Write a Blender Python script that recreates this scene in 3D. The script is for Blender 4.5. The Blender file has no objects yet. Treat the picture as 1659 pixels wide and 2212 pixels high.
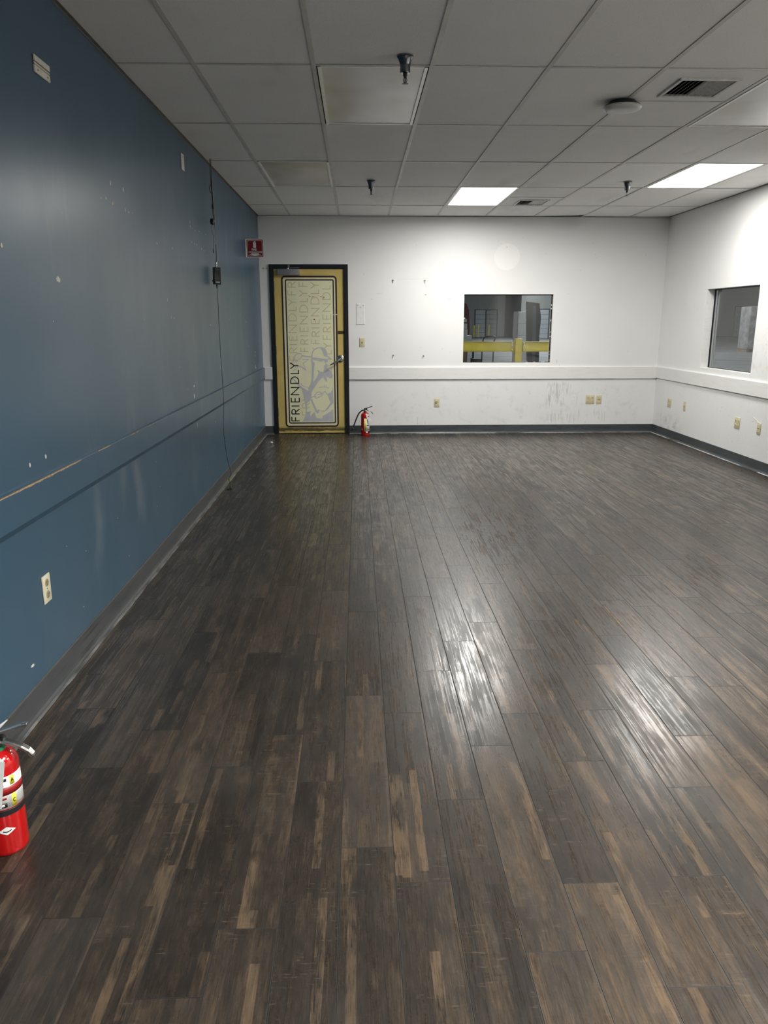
import bpy, bmesh, math, random
from mathutils import Vector, Matrix
from mathutils.geometry import tessellate_polygon
random.seed(7)
S = 0.0254                      # everything below is laid out in inches
W, D, H, Y0 = 204.4, 400.7, 107.28, -210.0   # room: X 0..W, Y Y0..D, Z 0..H
sc = bpy.context.scene
COL = sc.collection

# ------------------------------------------------------------------ camera
cam = bpy.data.cameras.new('camera')
cam.sensor_fit = 'VERTICAL'; cam.sensor_height = 24.0
cam.lens = 1654.66 / 2212 * 24.0
cam.clip_start = 0.02; cam.clip_end = 300
co = bpy.data.objects.new('camera', cam); COL.objects.link(co)
R_ = Vector((0.99943616, -0.03355921, -0.00106747)); U_ = Vector((0.00913625, 0.24122139, 0.97042711))
F_ = Vector((0.03230927, 0.96988969, -0.24139199))
co.matrix_world = Matrix(((R_.x, U_.x, -F_.x, 48.504*S), (R_.y, U_.y, -F_.y, 0), (R_.z, U_.z, -F_.z, 57.07*S), (0, 0, 0, 1)))
sc.camera = co

# ------------------------------------------------------------------ world, exposure
world = bpy.data.worlds.new('world'); sc.world = world; world.use_nodes = True
world.node_tree.nodes['Background'].inputs[0].default_value = (0.5, 0.55, 0.6, 1)
world.node_tree.nodes['Background'].inputs[1].default_value = 0.02
sc.view_settings.view_transform = 'Standard'; sc.view_settings.look = 'None'
sc.view_settings.gamma = 1.0; sc.view_settings.use_curve_mapping = False
sc.view_settings.exposure = 0.76
LENS_POWER = 5.0         # glow of the lit troffer lenses
TUBE_POWER = 46.0        # light each lit troffer sends down through its prismatic lens
BAY_POWER = 850.0        # high-bay lamps of the hall outside

def area(name, loc, sx, sy, power, color=(1, 1, 1)):
    l = bpy.data.lights.new(name, 'AREA'); l.shape = 'RECTANGLE'; l.size = sx*S; l.size_y = sy*S
    l.energy = power; l.color = color
    o = bpy.data.objects.new(name, l); COL.objects.link(o); o.location = [c*S for c in loc]
    return o
for x, y in ((300, 700), (-300, 900), (900, 700), (500, 1500), (600, 2400), (1300, 1500), (620, 200)):
    area('high_bay_lamp', (x, y, 330), 60, 60, BAY_POWER, (0.93, 0.97, 1.0))

# ------------------------------------------------------------------ node helpers
class N:
    def __init__(s, name):
        s.m = bpy.data.materials.new(name); s.m.use_nodes = True
        s.t = s.m.node_tree; s.b = s.t.nodes['Principled BSDF']; s._pos = None
    def node(s, typ, **kw):
        n = s.t.nodes.new(typ)
        for k, v in kw.items(): setattr(n, k, v)
        return n
    def inp(s, sock, v):
        if hasattr(v, 'is_linked') or isinstance(v, bpy.types.NodeSocket): s.t.links.new(v, sock)
        else: sock.default_value = v
    def math(s, op, a, b=0.0, c=0.0, clamp=False):
        n = s.node('ShaderNodeMath', operation=op, use_clamp=clamp)
        s.inp(n.inputs[0], a); s.inp(n.inputs[1], b); s.inp(n.inputs[2], c); return n.outputs[0]
    def pos(s):
        if s._pos is None:      # world position in inches
            g = s.node('ShaderNodeNewGeometry'); v = s.node('ShaderNodeVectorMath', operation='SCALE')
            s.t.links.new(g.outputs['Position'], v.inputs[0]); v.inputs['Scale'].default_value = 1/S
            s._pos = v.outputs[0]
            sp = s.node('ShaderNodeSeparateXYZ'); s.t.links.new(s._pos, sp.inputs[0]); s.xyz = sp.outputs
        return s._pos
    def vscale(s, v, k):
        n = s.node('ShaderNodeVectorMath', operation='MULTIPLY'); s.inp(n.inputs[0], v); n.inputs[1].default_value = k; return n.outputs[0]
    def noise(s, v, scale=1.0, detail=3.0, rough=0.55, dist=0.0):
        n = s.node('ShaderNodeTexNoise'); s.inp(n.inputs['Vector'], v); n.inputs['Scale'].default_value = scale
        n.inputs['Detail'].default_value = detail; n.inputs['Roughness'].default_value = rough
        n.inputs['Distortion'].default_value = dist; return n.outputs['Fac']
    def ramp(s, v, stops):
        n = s.node('ShaderNodeValToRGB'); s.inp(n.inputs[0], v); e = n.color_ramp.elements
        while len(e) < len(stops): e.new(0.5)
        for i, (p, c) in enumerate(stops):
            e[i].position = p; e[i].color = (*c, 1) if len(c) == 3 else c
        return n.outputs[0]
    def rng(s, v, a, b, c=0.0, d=1.0, smooth=True):
        n = s.node('ShaderNodeMapRange'); n.interpolation_type = 'SMOOTHSTEP' if smooth else 'LINEAR'
        s.inp(n.inputs[0], v)
        for i, q in enumerate((a, b, c, d)): s.inp(n.inputs[i+1], q)
        return n.outputs[0]
    def mix(s, f, a, b, mode='MIX'):
        n = s.node('ShaderNodeMix', data_type='RGBA', blend_type=mode)
        s.inp(n.inputs['Factor'], f)
        for k, q in ((6, a), (7, b)):
            if isinstance(q, tuple) and len(q) == 3: q = (*q, 1)
            s.inp(n.inputs[k], q)
        return n.outputs[2]
    def bump(s, h, strength=0.2, dist=0.001):
        n = s.node('ShaderNodeBump'); n.inputs['Strength'].default_value = strength; n.inputs['Distance'].default_value = dist
        s.inp(n.inputs['Height'], h); s.t.links.new(n.outputs[0], s.b.inputs['Normal']); return n
    def box(s, spec):
        """spec: list of (axis, lo, hi, soft) -> product mask of world position in inches"""
        s.pos(); m = None
        for ax, lo, hi, so in spec:
            a = s.rng(s.xyz[ax], lo-so, lo+so); b = s.rng(s.xyz[ax], hi-so, hi+so, 1.0, 0.0)
            q = s.math('MULTIPLY', a, b); m = q if m is None else s.math('MULTIPLY', m, q)
        return m
def lin(*c):
    return tuple(((x/255)/12.92 if x/255 <= 0.04045 else ((x/255+0.055)/1.055)**2.4) for x in c)
def plain(name, rgb, rough=0.5, metal=0.0, var=0.06, scale=0.6, bump=0.0, bscale=8.0, ior=1.5, coat=0.0):
    n = N(name); p = n.pos(); b = n.b
    f = n.noise(p, scale, 3)
    lo = tuple(c*(1-var) for c in rgb); hi = tuple(min(1, c*(1+var)) for c in rgb)
    b.inputs['Base Color'].default_value = (*rgb, 1)
    n.inp(b.inputs['Base Color'], n.ramp(f, [(0.35, lo), (0.65, hi)]))
    b.inputs['Roughness'].default_value = rough; b.inputs['Metallic'].default_value = metal
    b.inputs['IOR'].default_value = ior; b.inputs['Coat Weight'].default_value = coat
    if bump: n.bump(n.noise(p, bscale, 3), bump, 0.001)
    return n.m

# ------------------------------------------------------------------ mesh helpers
class MB:
    def __init__(s): s.v = []; s.f = []; s.mi = []; s.sm = []
    def add(s, vs, fs, mi=0, smooth=False):
        o = len(s.v); s.v += [tuple(v) for v in vs]
        for f in fs: s.f.append([i+o for i in f]); s.mi.append(mi); s.sm.append(smooth)
        return s
    def box(s, x0, x1, y0, y1, z0, z1, mi=0, rot=None, piv=None):
        x0, x1 = min(x0, x1), max(x0, x1); y0, y1 = min(y0, y1), max(y0, y1); z0, z1 = min(z0, z1), max(z0, z1)
        vs = [Vector(p) for p in ((x0,y0,z0),(x1,y0,z0),(x1,y1,z0),(x0,y1,z0),(x0,y0,z1),(x1,y0,z1),(x1,y1,z1),(x0,y1,z1))]
        if rot is not None:
            c = Vector(piv) if piv else Vector(((x0+x1)/2, (y0+y1)/2, (z0+z1)/2)); vs = [c + rot @ (v-c) for v in vs]
        return s.add(vs, [(0,3,2,1),(4,5,6,7),(0,1,5,4),(1,2,6,5),(2,3,7,6),(3,0,4,7)], mi)
    def bbox(s, x0, x1, y0, y1, z0, z1, bv=0.1, mi=0, seg=2, rot=None, piv=None):
        """box with rounded edges"""
        bm = bmesh.new(); bmesh.ops.create_cube(bm, size=1)
        for v in bm.verts: v.co = Vector((x0+(v.co.x+.5)*(x1-x0), y0+(v.co.y+.5)*(y1-y0), z0+(v.co.z+.5)*(z1-z0)))
        bmesh.ops.recalc_face_normals(bm, faces=bm.faces)
        bmesh.ops.bevel(bm, geom=bm.edges[:], offset=bv, segments=seg, affect='EDGES', profile=0.5)
        vs = [v.co.copy() for v in bm.verts]; bm.verts.index_update()
        fs = [[v.index for v in f.verts] for f in bm.faces]; bm.free()
        if rot is not None:
            c = Vector(piv) if piv else Vector(((x0+x1)/2, (y0+y1)/2, (z0+z1)/2)); vs = [c + rot @ (v-c) for v in vs]
        return s.add(vs, fs, mi, seg > 1)
    def poly(s, pts, fn, t0, t1, mi=0):
        """extrude an outline (list of 2-D points) between t0 and t1; fn(a, b, t) -> xyz"""
        n = len(pts); tris = tessellate_polygon([[Vector((p[0], p[1], 0)) for p in pts]])
        vs = [fn(p[0], p[1], t0) for p in pts] + [fn(p[0], p[1], t1) for p in pts]
        fs = [tuple(t) for t in tris] + [tuple(i+n for i in reversed(t)) for t in tris]
        fs += [(i, (i+1) % n, (i+1) % n+n, i+n) for i in range(n)]
        return s.add(vs, fs, mi)
    def stroke(s, pts, w, fn, t0, t1, mi=0):
        """flat mitred ribbon along a polyline, one layer, slightly above the previous one"""
        s.lay = getattr(s, 'lay', 0)+1; t = t1+.002*(s.lay % 6)
        P = [Vector((p[0], p[1])) for p in pts]; Q = [P[0]]
        for q in P[1:]:
            if (q-Q[-1]).length > 1e-4: Q.append(q)
        P = Q; n = len(P); vs = []
        closed = n > 2 and (P[0]-P[-1]).length < 1e-3
        for i in range(n):
            a = (P[i]-P[i-1]).normalized() if (i > 0 or closed) else None
            if i == 0 and closed: a = (P[0]-P[-2]).normalized()
            b = (P[i+1]-P[i]).normalized() if i < n-1 else ((P[1]-P[0]).normalized() if closed else None)
            if a is None: a = b
            if b is None: b = a
            m = (a+b); m = m.normalized() if m.length > 1e-4 else a
            nx = Vector((-m.y, m.x)); k = 1/max(.38, abs(nx.dot(Vector((-a.y, a.x)))))
            vs += [fn(*(P[i]+nx*w/2*k), t), fn(*(P[i]-nx*w/2*k), t)]
        return s.add(vs, [(2*i, 2*i+2, 2*i+3, 2*i+1) for i in range(n-1)], mi)
    def lathe(s, prof, c=(0,0,0), seg=32, axis='z', mi=0, caps=True, smooth=True):
        """prof: [(r, h)] along axis"""
        vs = []; fs = []
        def P(r, a, h):
            x, y = r*math.cos(a), r*math.sin(a)
            q = {'z': (x, y, h), 'y': (x, h, y), 'x': (h, x, y)}[axis]
            return (c[0]+q[0], c[1]+q[1], c[2]+q[2])
        for r, h in prof:
            for i in range(seg): vs.append(P(r, 2*math.pi*i/seg, h))
        for j in range(len(prof)-1):
            for i in range(seg):
                k = (i+1) % seg; fs.append((j*seg+i, j*seg+k, (j+1)*seg+k, (j+1)*seg+i))
        s.add(vs, fs, mi, smooth)
        if caps:
            o = len(s.v)-len(vs)
            for j in (0, len(prof)-1):
                if prof[j][0] > 1e-4: s.f.append([o+j*seg+i for i in range(seg)]); s.mi.append(mi); s.sm.append(False)
        return s
    def tube(s, pts, r, seg=10, mi=0, caps=True, sub=1):
        pts = [Vector(p) for p in pts]
        if sub > 1:
            q = []; n = len(pts)
            for i in range(n-1):
                a, b, c, d = pts[max(i-1, 0)], pts[i], pts[i+1], pts[min(i+2, n-1)]
                for k in range(sub):
                    t = k/sub; q.append(0.5*((2*b)+(c-a)*t+(2*a-5*b+4*c-d)*t*t+(3*b-a-3*c+d)*t**3))
            q.append(pts[-1])
            if isinstance(r, (list, tuple)): r = [r[min(int(i/sub), len(r)-1)]*(1-(i % sub)/sub)+r[min(int(i/sub)+1, len(r)-1)]*((i % sub)/sub) for i in range(len(q))]
            pts = q
        rs = r if isinstance(r, (list, tuple)) else [r]*len(pts)
        vs = []; fs = []; up = None
        for i, p in enumerate(pts):
            t = (pts[min(i+1, len(pts)-1)]-pts[max(i-1, 0)]).normalized()
            if up is None: up = Vector((0, 0, 1)) if abs(t.z) < 0.9 else Vector((0, 1, 0))
            x = t.cross(up).normalized(); up = x.cross(t).normalized()
            for k in range(seg):
                a = 2*math.pi*k/seg; vs.append(p+(x*math.cos(a)+up*math.sin(a))*rs[i])
        for i in range(len(pts)-1):
            for k in range(seg):
                l = (k+1) % seg; fs.append((i*seg+k, i*seg+l, (i+1)*seg+l, (i+1)*seg+k))
        if caps: fs += [list(range(seg)), list(range((len(pts)-1)*seg, len(pts)*seg))]
        return s.add(vs, fs, mi, True)
    def mesh(s, name, mats, org=(0,0,0)):
        me = bpy.data.meshes.new(name)
        me.from_pydata([((v[0]-org[0])*S, (v[1]-org[1])*S, (v[2]-org[2])*S) for v in s.v], [], s.f)
        for m in (mats if isinstance(mats, (list, tuple)) else [mats]): me.materials.append(m)
        me.polygons.foreach_set('material_index', s.mi); me.polygons.foreach_set('use_smooth', s.sm)
        bm = bmesh.new(); bm.from_mesh(me); bmesh.ops.recalc_face_normals(bm, faces=bm.faces); bm.to_mesh(me); bm.free()
        me.update(); return me
    def build(s, name, mats, parent=None, org=None, sharp=True):
        org = org or (tuple(parent['org_in']) if parent is not None and 'org_in' in parent else (0, 0, 0))
        me = s.mesh(name, mats, org)
        if sharp and any(s.sm):
            try: me.set_sharp_from_angle(angle=math.radians(40))
            except Exception: pass
        o = bpy.data.objects.new(name, me); COL.objects.link(o)
        if parent is not None: o.parent = parent; o['org_in'] = org
        else: o.location = [c*S for c in org]; o['org_in'] = org
        return o
def empty(name, org):
    o = bpy.data.objects.new(name, None); COL.objects.link(o); o.empty_display_size = 0.05
    o.location = [c*S for c in org]; o['org_in'] = tuple(float(c) for c in org); return o
def tag(o, label=None, cat=None, group=None, kind=None):
    if label: o['label'] = label
    if cat: o['category'] = cat
    if group: o['group'] = group
    if kind: o['kind'] = kind
    return o
def dup(root, loc, rotz=0.0, label=None, group=None):
    def cp(o, par):
        c = o.copy(); COL.objects.link(c); c.parent = par
        for ch in [q for q in bpy.data.objects if q.parent is o]: cp(ch, c)
        return c
    kids = [q for q in bpy.data.objects if q.parent is root]
    r = root.copy(); COL.objects.link(r); r.location = [c*S for c in loc]; r.rotation_euler = (0, 0, rotz)
    for k in kids: cp(k, r)
    if label: r['label'] = label
    if group: r['group'] = group
    return r
def wall_panel(mb, ax, t0, t1, a0, a1, b0, b1, holes=()):
    """slab with real openings; ax is the normal axis (0 or 1), a runs along the other, b is Z"""
    fn = (lambda a, b, t: (t, a, b)) if ax == 0 else (lambda a, b, t: (a, t, b))
    As = sorted({a0, a1, *[q for h in holes for q in h[:2]]}); Bs = sorted({b0, b1, *[q for h in holes for q in h[2:]]})
    def solid(i, j):
        if i < 0 or j < 0 or i >= len(As)-1 or j >= len(Bs)-1: return False
        ca, cb = (As[i]+As[i+1])/2, (Bs[j]+Bs[j+1])/2
        return not any(h[0] < ca < h[1] and h[2] < cb < h[3] for h in holes)
    for i in range(len(As)-1):
        for j in range(len(Bs)-1):
            if not solid(i, j): continue
            x0, x1, z0, z1 = As[i], As[i+1], Bs[j], Bs[j+1]
            for t in (t0, t1): mb.add([fn(x0,z0,t), fn(x1,z0,t), fn(x1,z1,t), fn(x0,z1,t)], [(0,1,2,3)])
            for di, dj, e in ((-1,0,((x0,z0),(x0,z1))), (1,0,((x1,z0),(x1,z1))), (0,-1,((x0,z0),(x1,z0))), (0,1,((x0,z1),(x1,z1)))):
                if not solid(i+di, j+dj):
                    mb.add([fn(*e[0],t0), fn(*e[1],t0), fn(*e[1],t1), fn(*e[0],t1)], [(0,1,2,3)])
    return mb
# monoline letters on a unit cap height: strokes as polylines
def arc(cx, cy, rx, ry, a0, a1, n=10):
    return [(cx+rx*math.cos(math.radians(a0+(a1-a0)*i/n)), cy+ry*math.sin(math.radians(a0+(a1-a0)*i/n))) for i in range(n+1)]
GL = {
 'F': ([[(0,0),(0,1),(.5,1)], [(0,.53),(.44,.53)]], .5),
 'R': ([[(0,0),(0,1)], [(0,.965),(.28,.965)]+arc(.28,.735,.27,.235,90,-90,8)+[(0,.5)], [(.22,.5),(.62,0)]], .62),
 'I': ([[(0,0),(0,1)]], 0),
 'E': ([[(.52,1),(0,1),(0,0),(.54,0)], [(0,.52),(.48,.52)]], .54),
 'N': ([[(0,0),(0,1),(.88,0),(.88,1)]], .88),
 'D': ([[(0,0),(0,1),(.25,1)]+arc(.25,.5,.55,.5,90,-90,12)+[(0,0)]], .8),
 'L': ([[(0,1),(0,0),(.44,0)]], .44),
 'Y': ([[(0,1),(.36,.5),(.36,0)], [(.72,1),(.36,.5)]], .72),
 'X': ([[(0,0),(.62,1)], [(0,1),(.62,0)]], .62),
 'T': ([[(.3,0),(.3,1)], [(0,1),(.6,1)]], .6),
 'G': ([arc(.42,.5,.42,.5,50,320,14)+[(.78,.45),(.48,.45)]], .8),
 'U': ([[(0,1),(0,.3)]+arc(.3,.3,.3,.3,180,360,8)+[(.6,1)]], .6),
 'S': ([arc(.28,.75,.26,.24,40,270,8)+arc(.28,.26,.28,.25,90,-140,8)], .56),
 'H': ([[(0,0),(0,1)], [(.62,0),(.62,1)], [(0,.52),(.62,.52)]], .62),
 'A': ([[(0,0),(.36,1),(.72,0)], [(.13,.36),(.6,.36)]], .72),
 'C': ([arc(.42,.5,.42,.5,50,310,14)], .75),
 'B': ([[(0,0),(0,1),(.28,1)]+arc(.28,.77,.22,.23,90,-90,8)+[(0,.54)], [(.25,.54)]+arc(.28,.27,.27,.27,90,-90,8)+[(0,0)]], .55),
}
FR_ADV = [0.05, 0.93, 1.92, 2.42, 3.33, 4.72, 5.92, 6.52]     # letter starts of the door's word
def word(mb, txt, x, y, h, w, fn, t0, t1, mi=0, starts=None, gap=.28, clip=None, sx=1.0):
    cur = 0
    for i, c in enumerate(txt):
        if c == ' ': cur += .5; continue
        st, wd = GL[c]; s0 = starts[i] if starts else cur
        pts = [[(x+(s0+p[0])*h*sx, y+p[1]*h) for p in l] for l in st]
        for l in pts:
            if clip is None or all(clip(q) for q in l): mb.stroke(l, w, fn, t0, t1, mi)
        cur += wd+gap
    return x+cur*h*sx
ART = {'grey':[[(24.66,39.08),(24.74,40.2),(25.07,41.66),(25.9,43.11),(27.51,44.11),(29.57,44.48),(31.15,44.1),(32.27,43.2),(32.81,41.75),(33.01,40.18),(33.8,39.55),(34.7,38.94),(35.33,38.2),(34.46,38.05),(33.09,38.27),(33.11,37.04),(32.61,36.81),(32.27,37.15),(32.14,36.14),(32.81,35.69),(33.7,33.88),(34.72,33.42),(35.14,31.39),(35.58,30.02),(35.33,28.77),(34.29,28.55),(33.15,29.24),(32.35,29.58),(32.53,26.62),(31.51,27.54),(30.67,29.25),(29.69,28.68),(27.93,26.87),(26.27,24.36),(25.19,22.77),(24.47,21.51),(24.23,19.1),(23.8,17.49),(22.97,16.69),(21.79,15.77),(22.0,13.12),(21.69,11.5),(22.85,11.54),(23.9,11.99),(23.28,10.33),(23.55,9.05),(25.15,11.01),(25.97,11.24),(26.16,9.38),(26.94,8.17),(29.5,7.92),(30.04,9.36),(31.63,10.17),(33.75,11.44),(35.35,12.82),(35.47,6.3),(19.46,6.39),(20.44,8.25),(20.89,9.41),(21.45,11.5),(21.08,13.12),(21.05,15.43),(20.45,17.51),(20.17,20.04),(19.66,22.56),(18.1,24.4),(17.0,25.88),(18.14,25.54),(19.93,23.93),(21.74,22.9),(22.81,22.27),(22.68,23.69),(23.16,24.49),(24.0,25.86),(24.39,27.56),(24.74,30.97),(24.89,34.13),(24.52,37.73)],[(32.53,20.68),(34.39,21.36),(35.22,22.73),(35.56,25.01),(35.68,16.06),(34.03,14.45),(32.85,12.83),(30.96,11.57),(29.34,11.57),(28.31,12.16),(28.06,11.23),(27.23,10.49),(26.21,11.59),(23.92,17.61),(24.51,18.14),(27.14,11.93),(27.63,12.74),(28.89,12.04),(30.97,11.96),(32.63,13.99),(34.13,16.18)]],'cream':[[(25.24,39.19),(25.28,41.1),(26.34,42.77),(27.96,43.73),(29.33,43.88),(30.21,42.65),(30.86,40.86),(31.18,39.69),(32.66,39.51),(33.6,38.79),(32.86,38.43),(31.27,38.5),(29.45,38.73),(27.86,39.07)],[(25.22,38.36),(26.46,37.73),(26.92,37.84),(28.28,37.39),(29.18,37.0),(30.56,37.38),(31.14,37.72),(31.46,36.82),(31.85,35.46),(31.08,35.02),(31.23,34.45),(30.95,34.0),(31.05,33.21),(30.72,31.85),(29.3,31.97),(27.68,33.04),(28.19,31.18),(27.17,28.92),(25.4,26.76),(25.72,30.51),(26.03,34.13),(26.47,36.16),(25.76,37.06)],[(33.43,38.16),(34.91,37.93),(35.23,36.58),(34.84,34.1),(33.93,34.1),(33.27,35.46)],[(32.67,34.11),(33.14,35.01),(34.38,33.88),(34.71,32.75),(34.01,32.52),(33.0,33.2)]],'strokes':[(0.328,[(20.08,38.2),(23.27,38.19),(20.37,36.28),(21.88,32.67),(18.4,35.05),(15.24,32.35),(17.52,36.18)]),(0.516,[(18.4,35.17),(20.2,34.15),(21.77,32.79)]),(0.375,[(15.04,37.09),(16.21,38.32),(16.14,39.78),(17.2,40.89),(18.34,41.22),(19.47,41.0),(20.25,40.1),(19.19,38.98),(17.79,37.75),(15.49,36.86),(13.63,35.97)]),(0.61,[(20.25,40.1),(21.72,39.81),(24.67,39.49)]),(0.282,[(18.62,26.45),(19.73,25.07),(21.32,24.27),(22.81,24.15)]),(0.61,[(15.02,28.73),(16.35,27.14),(17.45,25.54)]),(0.328,[(28.21,23.9),(30.06,24.24),(31.9,24.11),(33.39,23.54)]),(0.235,[(30.98,24.23),(31.12,25.49)]),(0.235,[(31.91,24.46),(32.04,25.26)]),(0.375,[(24.18,18.76),(25.35,19.44),(26.16,19.78)]),(0.375,[(26.03,19.21),(26.29,20.47),(27.24,21.5),(28.63,21.72),(29.43,21.26),(29.18,20.35)]),(0.375,[(26.74,19.67),(26.03,18.98),(26.71,18.45),(28.11,18.97),(29.74,19.77),(30.22,20.57),(29.76,20.92),(28.6,20.35),(27.45,20.35)]),(0.375,[(30.0,21.15),(31.4,21.94),(32.53,20.45)]),(0.188,[(29.53,34.23),(30.61,34.11)])]}

# ------------------------------------------------------------------ materials
def m_white_wall():
    n = N('white_wall_paint'); p = n.pos(); X, Y, Z = n.xyz
    base = n.ramp(n.noise(p, 0.03, 3), [(0.35, (.77, .765, .75)), (0.65, (.81, .805, .79))])
    # worn, scuffed areas with their own outlines (right half of the far wall low down, far right corner, by the right trim)
    st = n.noise(n.vscale(p, (1.1, 1.1, .12)), 1.0, 4, .65); bl = n.noise(p, .22, 5, .7)
    fine = n.noise(p, .9, 4, .7)
    z1 = n.box([(0, 147, 160, 1.5), (1, 396, 402, 1), (2, 14, 26, 1.2)])
    z2 = n.box([(0, 146, 178, 4), (1, 396, 402, 1), (2, 5, 12, 2)])
    z3 = n.box([(0, 60, 200, 6), (1, 396, 402, 1), (2, 4, 24, 3)])
    z4 = n.box([(0, 203, 206, 1), (1, 366, 396, 7), (2, 3, 10, 4)])
    z5 = n.box([(0, 203, 206, 1), (1, 282, 304, 3), (2, 28, 50, 4)])
    z6 = n.box([(0, 203, 206, 1), (1, 280, 396, 5), (2, 4, 28, 4)])
    def mk(z, nz, a, b, k): return n.math('MULTIPLY', n.math('MULTIPLY', z, n.rng(nz, a, b)), k)
    d = mk(z1, st, .5, .62, .42)
    for q in (mk(z2, st, .52, .66, .30), mk(z3, bl, .50, .74, .2), mk(z4, bl, .44, .66, .5), mk(z6, fine, .55, .75, .2)): d = n.math('MAXIMUM', d, q)
    c = n.mix(d, base, (.30, .275, .235))
    c = n.mix(mk(z5, bl, .5, .66, .25), c, (.50, .40, .22))
    spots = n.math('MULTIPLY', n.rng(n.noise(p, .55, 1), .77, .8), .18)
    c = n.mix(spots, c, (.4, .38, .34))
    # round patch of fresh glossier paint high on the far wall
    dx = n.math('SUBTRACT', X, 123.6); dz = n.math('SUBTRACT', Z, 88.4)
    rr = n.math('SQRT', n.math('ADD', n.math('MULTIPLY', dx, dx), n.math('MULTIPLY', dz, dz)))
    circ = n.math('MULTIPLY', n.rng(rr, 6.2, 6.6, 1.0, 0.0), n.box([(1, 396, 402, 1)]))
    c = n.mix(n.math('MULTIPLY', circ, .6), c, (.87, .86, .84))
    n.inp(n.b.inputs['Base Color'], c)
    n.inp(n.b.inputs['Roughness'], n.rng(circ, 0, 1, .5, .38))
    n.bump(n.noise(p, 2.2, 3), .35, .0012)
    return n.m
def m_blue_wall():
    n = N('blue_wall_paint'); p = n.pos()
    base = n.ramp(n.noise(p, .025, 3), [(0.3, (.034, .084, .132)), (0.7, (.040, .094, .146))])
    sm = n.noise(n.vscale(p, (1, .07, .022)), 1.0, 4, .6)                 # rubbed, dusty vertical smears
    zone = n.box([(1, 70, 400, 30), (2, 6, 92, 14)])
    base = n.mix(n.math('MULTIPLY', n.math('MULTIPLY', n.rng(sm, .56, .78), zone), .38), base, (.24, .26, .26))
    n.inp(n.b.inputs['Base Color'], base)
    r = n.noise(n.vscale(p, (1, .05, .02)), 1.0, 3, .5)
    n.inp(n.b.inputs['Roughness'], n.rng(r, .3, .7, .34, .28))
    n.b.inputs['IOR'].default_value = 1.5
    n.bump(n.noise(p, 2.0, 2), .10, .0005)
    return n.m
def m_floor():
    n = N('vinyl_wood_plank'); b = n.b
    uv = n.node('ShaderNodeUVMap', uv_map='plank_uv').outputs[0]
    at = n.node('ShaderNodeAttribute', attribute_name='plank_rnd'); rc = at.outputs['Color']
    sep = n.node('ShaderNodeSeparateColor'); n.t.links.new(rc, sep.inputs[0]); r1, r2, r3 = sep.outputs
    off = n.vscale(rc, (173.0, 91.0, 57.0)); v = n.node('ShaderNodeVectorMath', operation='ADD'); n.inp(v.inputs[0], uv); n.inp(v.inputs[1], off); v = v.outputs[0]
    sp = n.node('ShaderNodeSeparateXYZ'); n.t.links.new(uv, sp.inputs[0])
    # print: crisp laths of slightly different tone, a few tan ones, saw marks, long fine grain
    wob = n.noise(n.vscale(v, (.3, .10, 1)), 1.0, 3, .6)
    def laths(wid, ln, seed):
        su = n.math('ADD', n.math('MULTIPLY', sp.outputs[0], 1/wid), n.math('MULTIPLY', wob, .35))
        cu = n.math('FLOOR', n.math('ADD', su, seed))
        w0 = n.node('ShaderNodeTexWhiteNoise', noise_dimensions='1D'); n.inp(w0.inputs['W'], n.math('ADD', cu, n.math('MULTIPLY', r1, 913.0)))
        cv = n.math('FLOOR', n.math('ADD', n.math('MULTIPLY', sp.outputs[1], 1/ln), n.math('MULTIPLY', w0.outputs['Value'], 7.0)))
        cb = n.node('ShaderNodeCombineXYZ'); n.inp(cb.inputs[0], cu); n.inp(cb.inputs[1], cv); n.inp(cb.inputs[2], n.math('MULTIPLY', r1, 50.0))
        w1 = n.node('ShaderNodeTexWhiteNoise', noise_dimensions='3D'); n.inp(w1.inputs['Vector'], cb.outputs[0]); return w1.outputs['Value']
    la = laths(1.9, 26.0, 0.0); lb_ = laths(.95, 19.0, 5.0)
    patch = n.noise(n.vscale(v, (.45, .12, 1)), 1.0, 5, .66, .3)
    grain = n.noise(n.vscale(v, (12.0, .42, 1)), 1.0, 3, .7, .1)
    long_ = n.noise(n.vscale(v, (3.2, .07, 1)), 1.0, 3, .6, .1)
    speck = n.noise(v, 5.0, 3, .7)
    saw = n.noise(n.vscale(v, (.40, 4.2, 1)), 1.0, 4, .7, .4)
    sawz = n.noise(n.vscale(v, (.30, .10, 2)), 1.0, 2)
    def dev(x, k): return n.math('MULTIPLY', n.math('SUBTRACT', x, .5), k)
    med = n.noise(n.vscale(v, (2.2, .55, 1)), 1.0, 4, .7)
    t = n.math('ADD', n.math('ADD', .5, dev(patch, .55)), dev(la, .15))
    for x, k in ((lb_, .08), (grain, .30), (long_, .22), (speck, .22), (r1, .16), (med, .30)): t = n.math('ADD', t, dev(x, k))
    c = n.ramp(t, [(.30, (.014, .0115, .0095)), (.46, (.028, .0222, .0170)), (.58, (.048, .0360, .0260)), (.74, (.088, .063, .042))])
    tick = n.math('MULTIPLY', n.rng(saw, .56, .70), n.rng(sawz, .50, .62))
    c = n.mix(n.math('MULTIPLY', tick, .75), c, (.016, .013, .010))
    tick2 = n.math('MULTIPLY', n.rng(saw, .44, .30), n.rng(sawz, .50, .62))
    c = n.mix(n.math('MULTIPLY', tick2, .6), c, (.12, .085, .055))
    tl_ = n.math('ADD', n.math('MULTIPLY', n.rng(lb_, .86, .90), .75), n.math('MULTIPLY', n.rng(long_, .60, .72), .35), clamp=True)
    tan = n.math('MULTIPLY', tl_, n.rng(n.math('ADD', patch, dev(grain, .5)), .36, .62, .0, 1.0))
    c = n.mix(n.math('MULTIPLY', tan, .46), c, (.185, .126, .074))
    cool = n.mix(n.math('MULTIPLY', n.rng(r2, .6, .95), .5), c, n.mix(.6, c, (.036, .036, .034)))
    p = n.pos()
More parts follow.
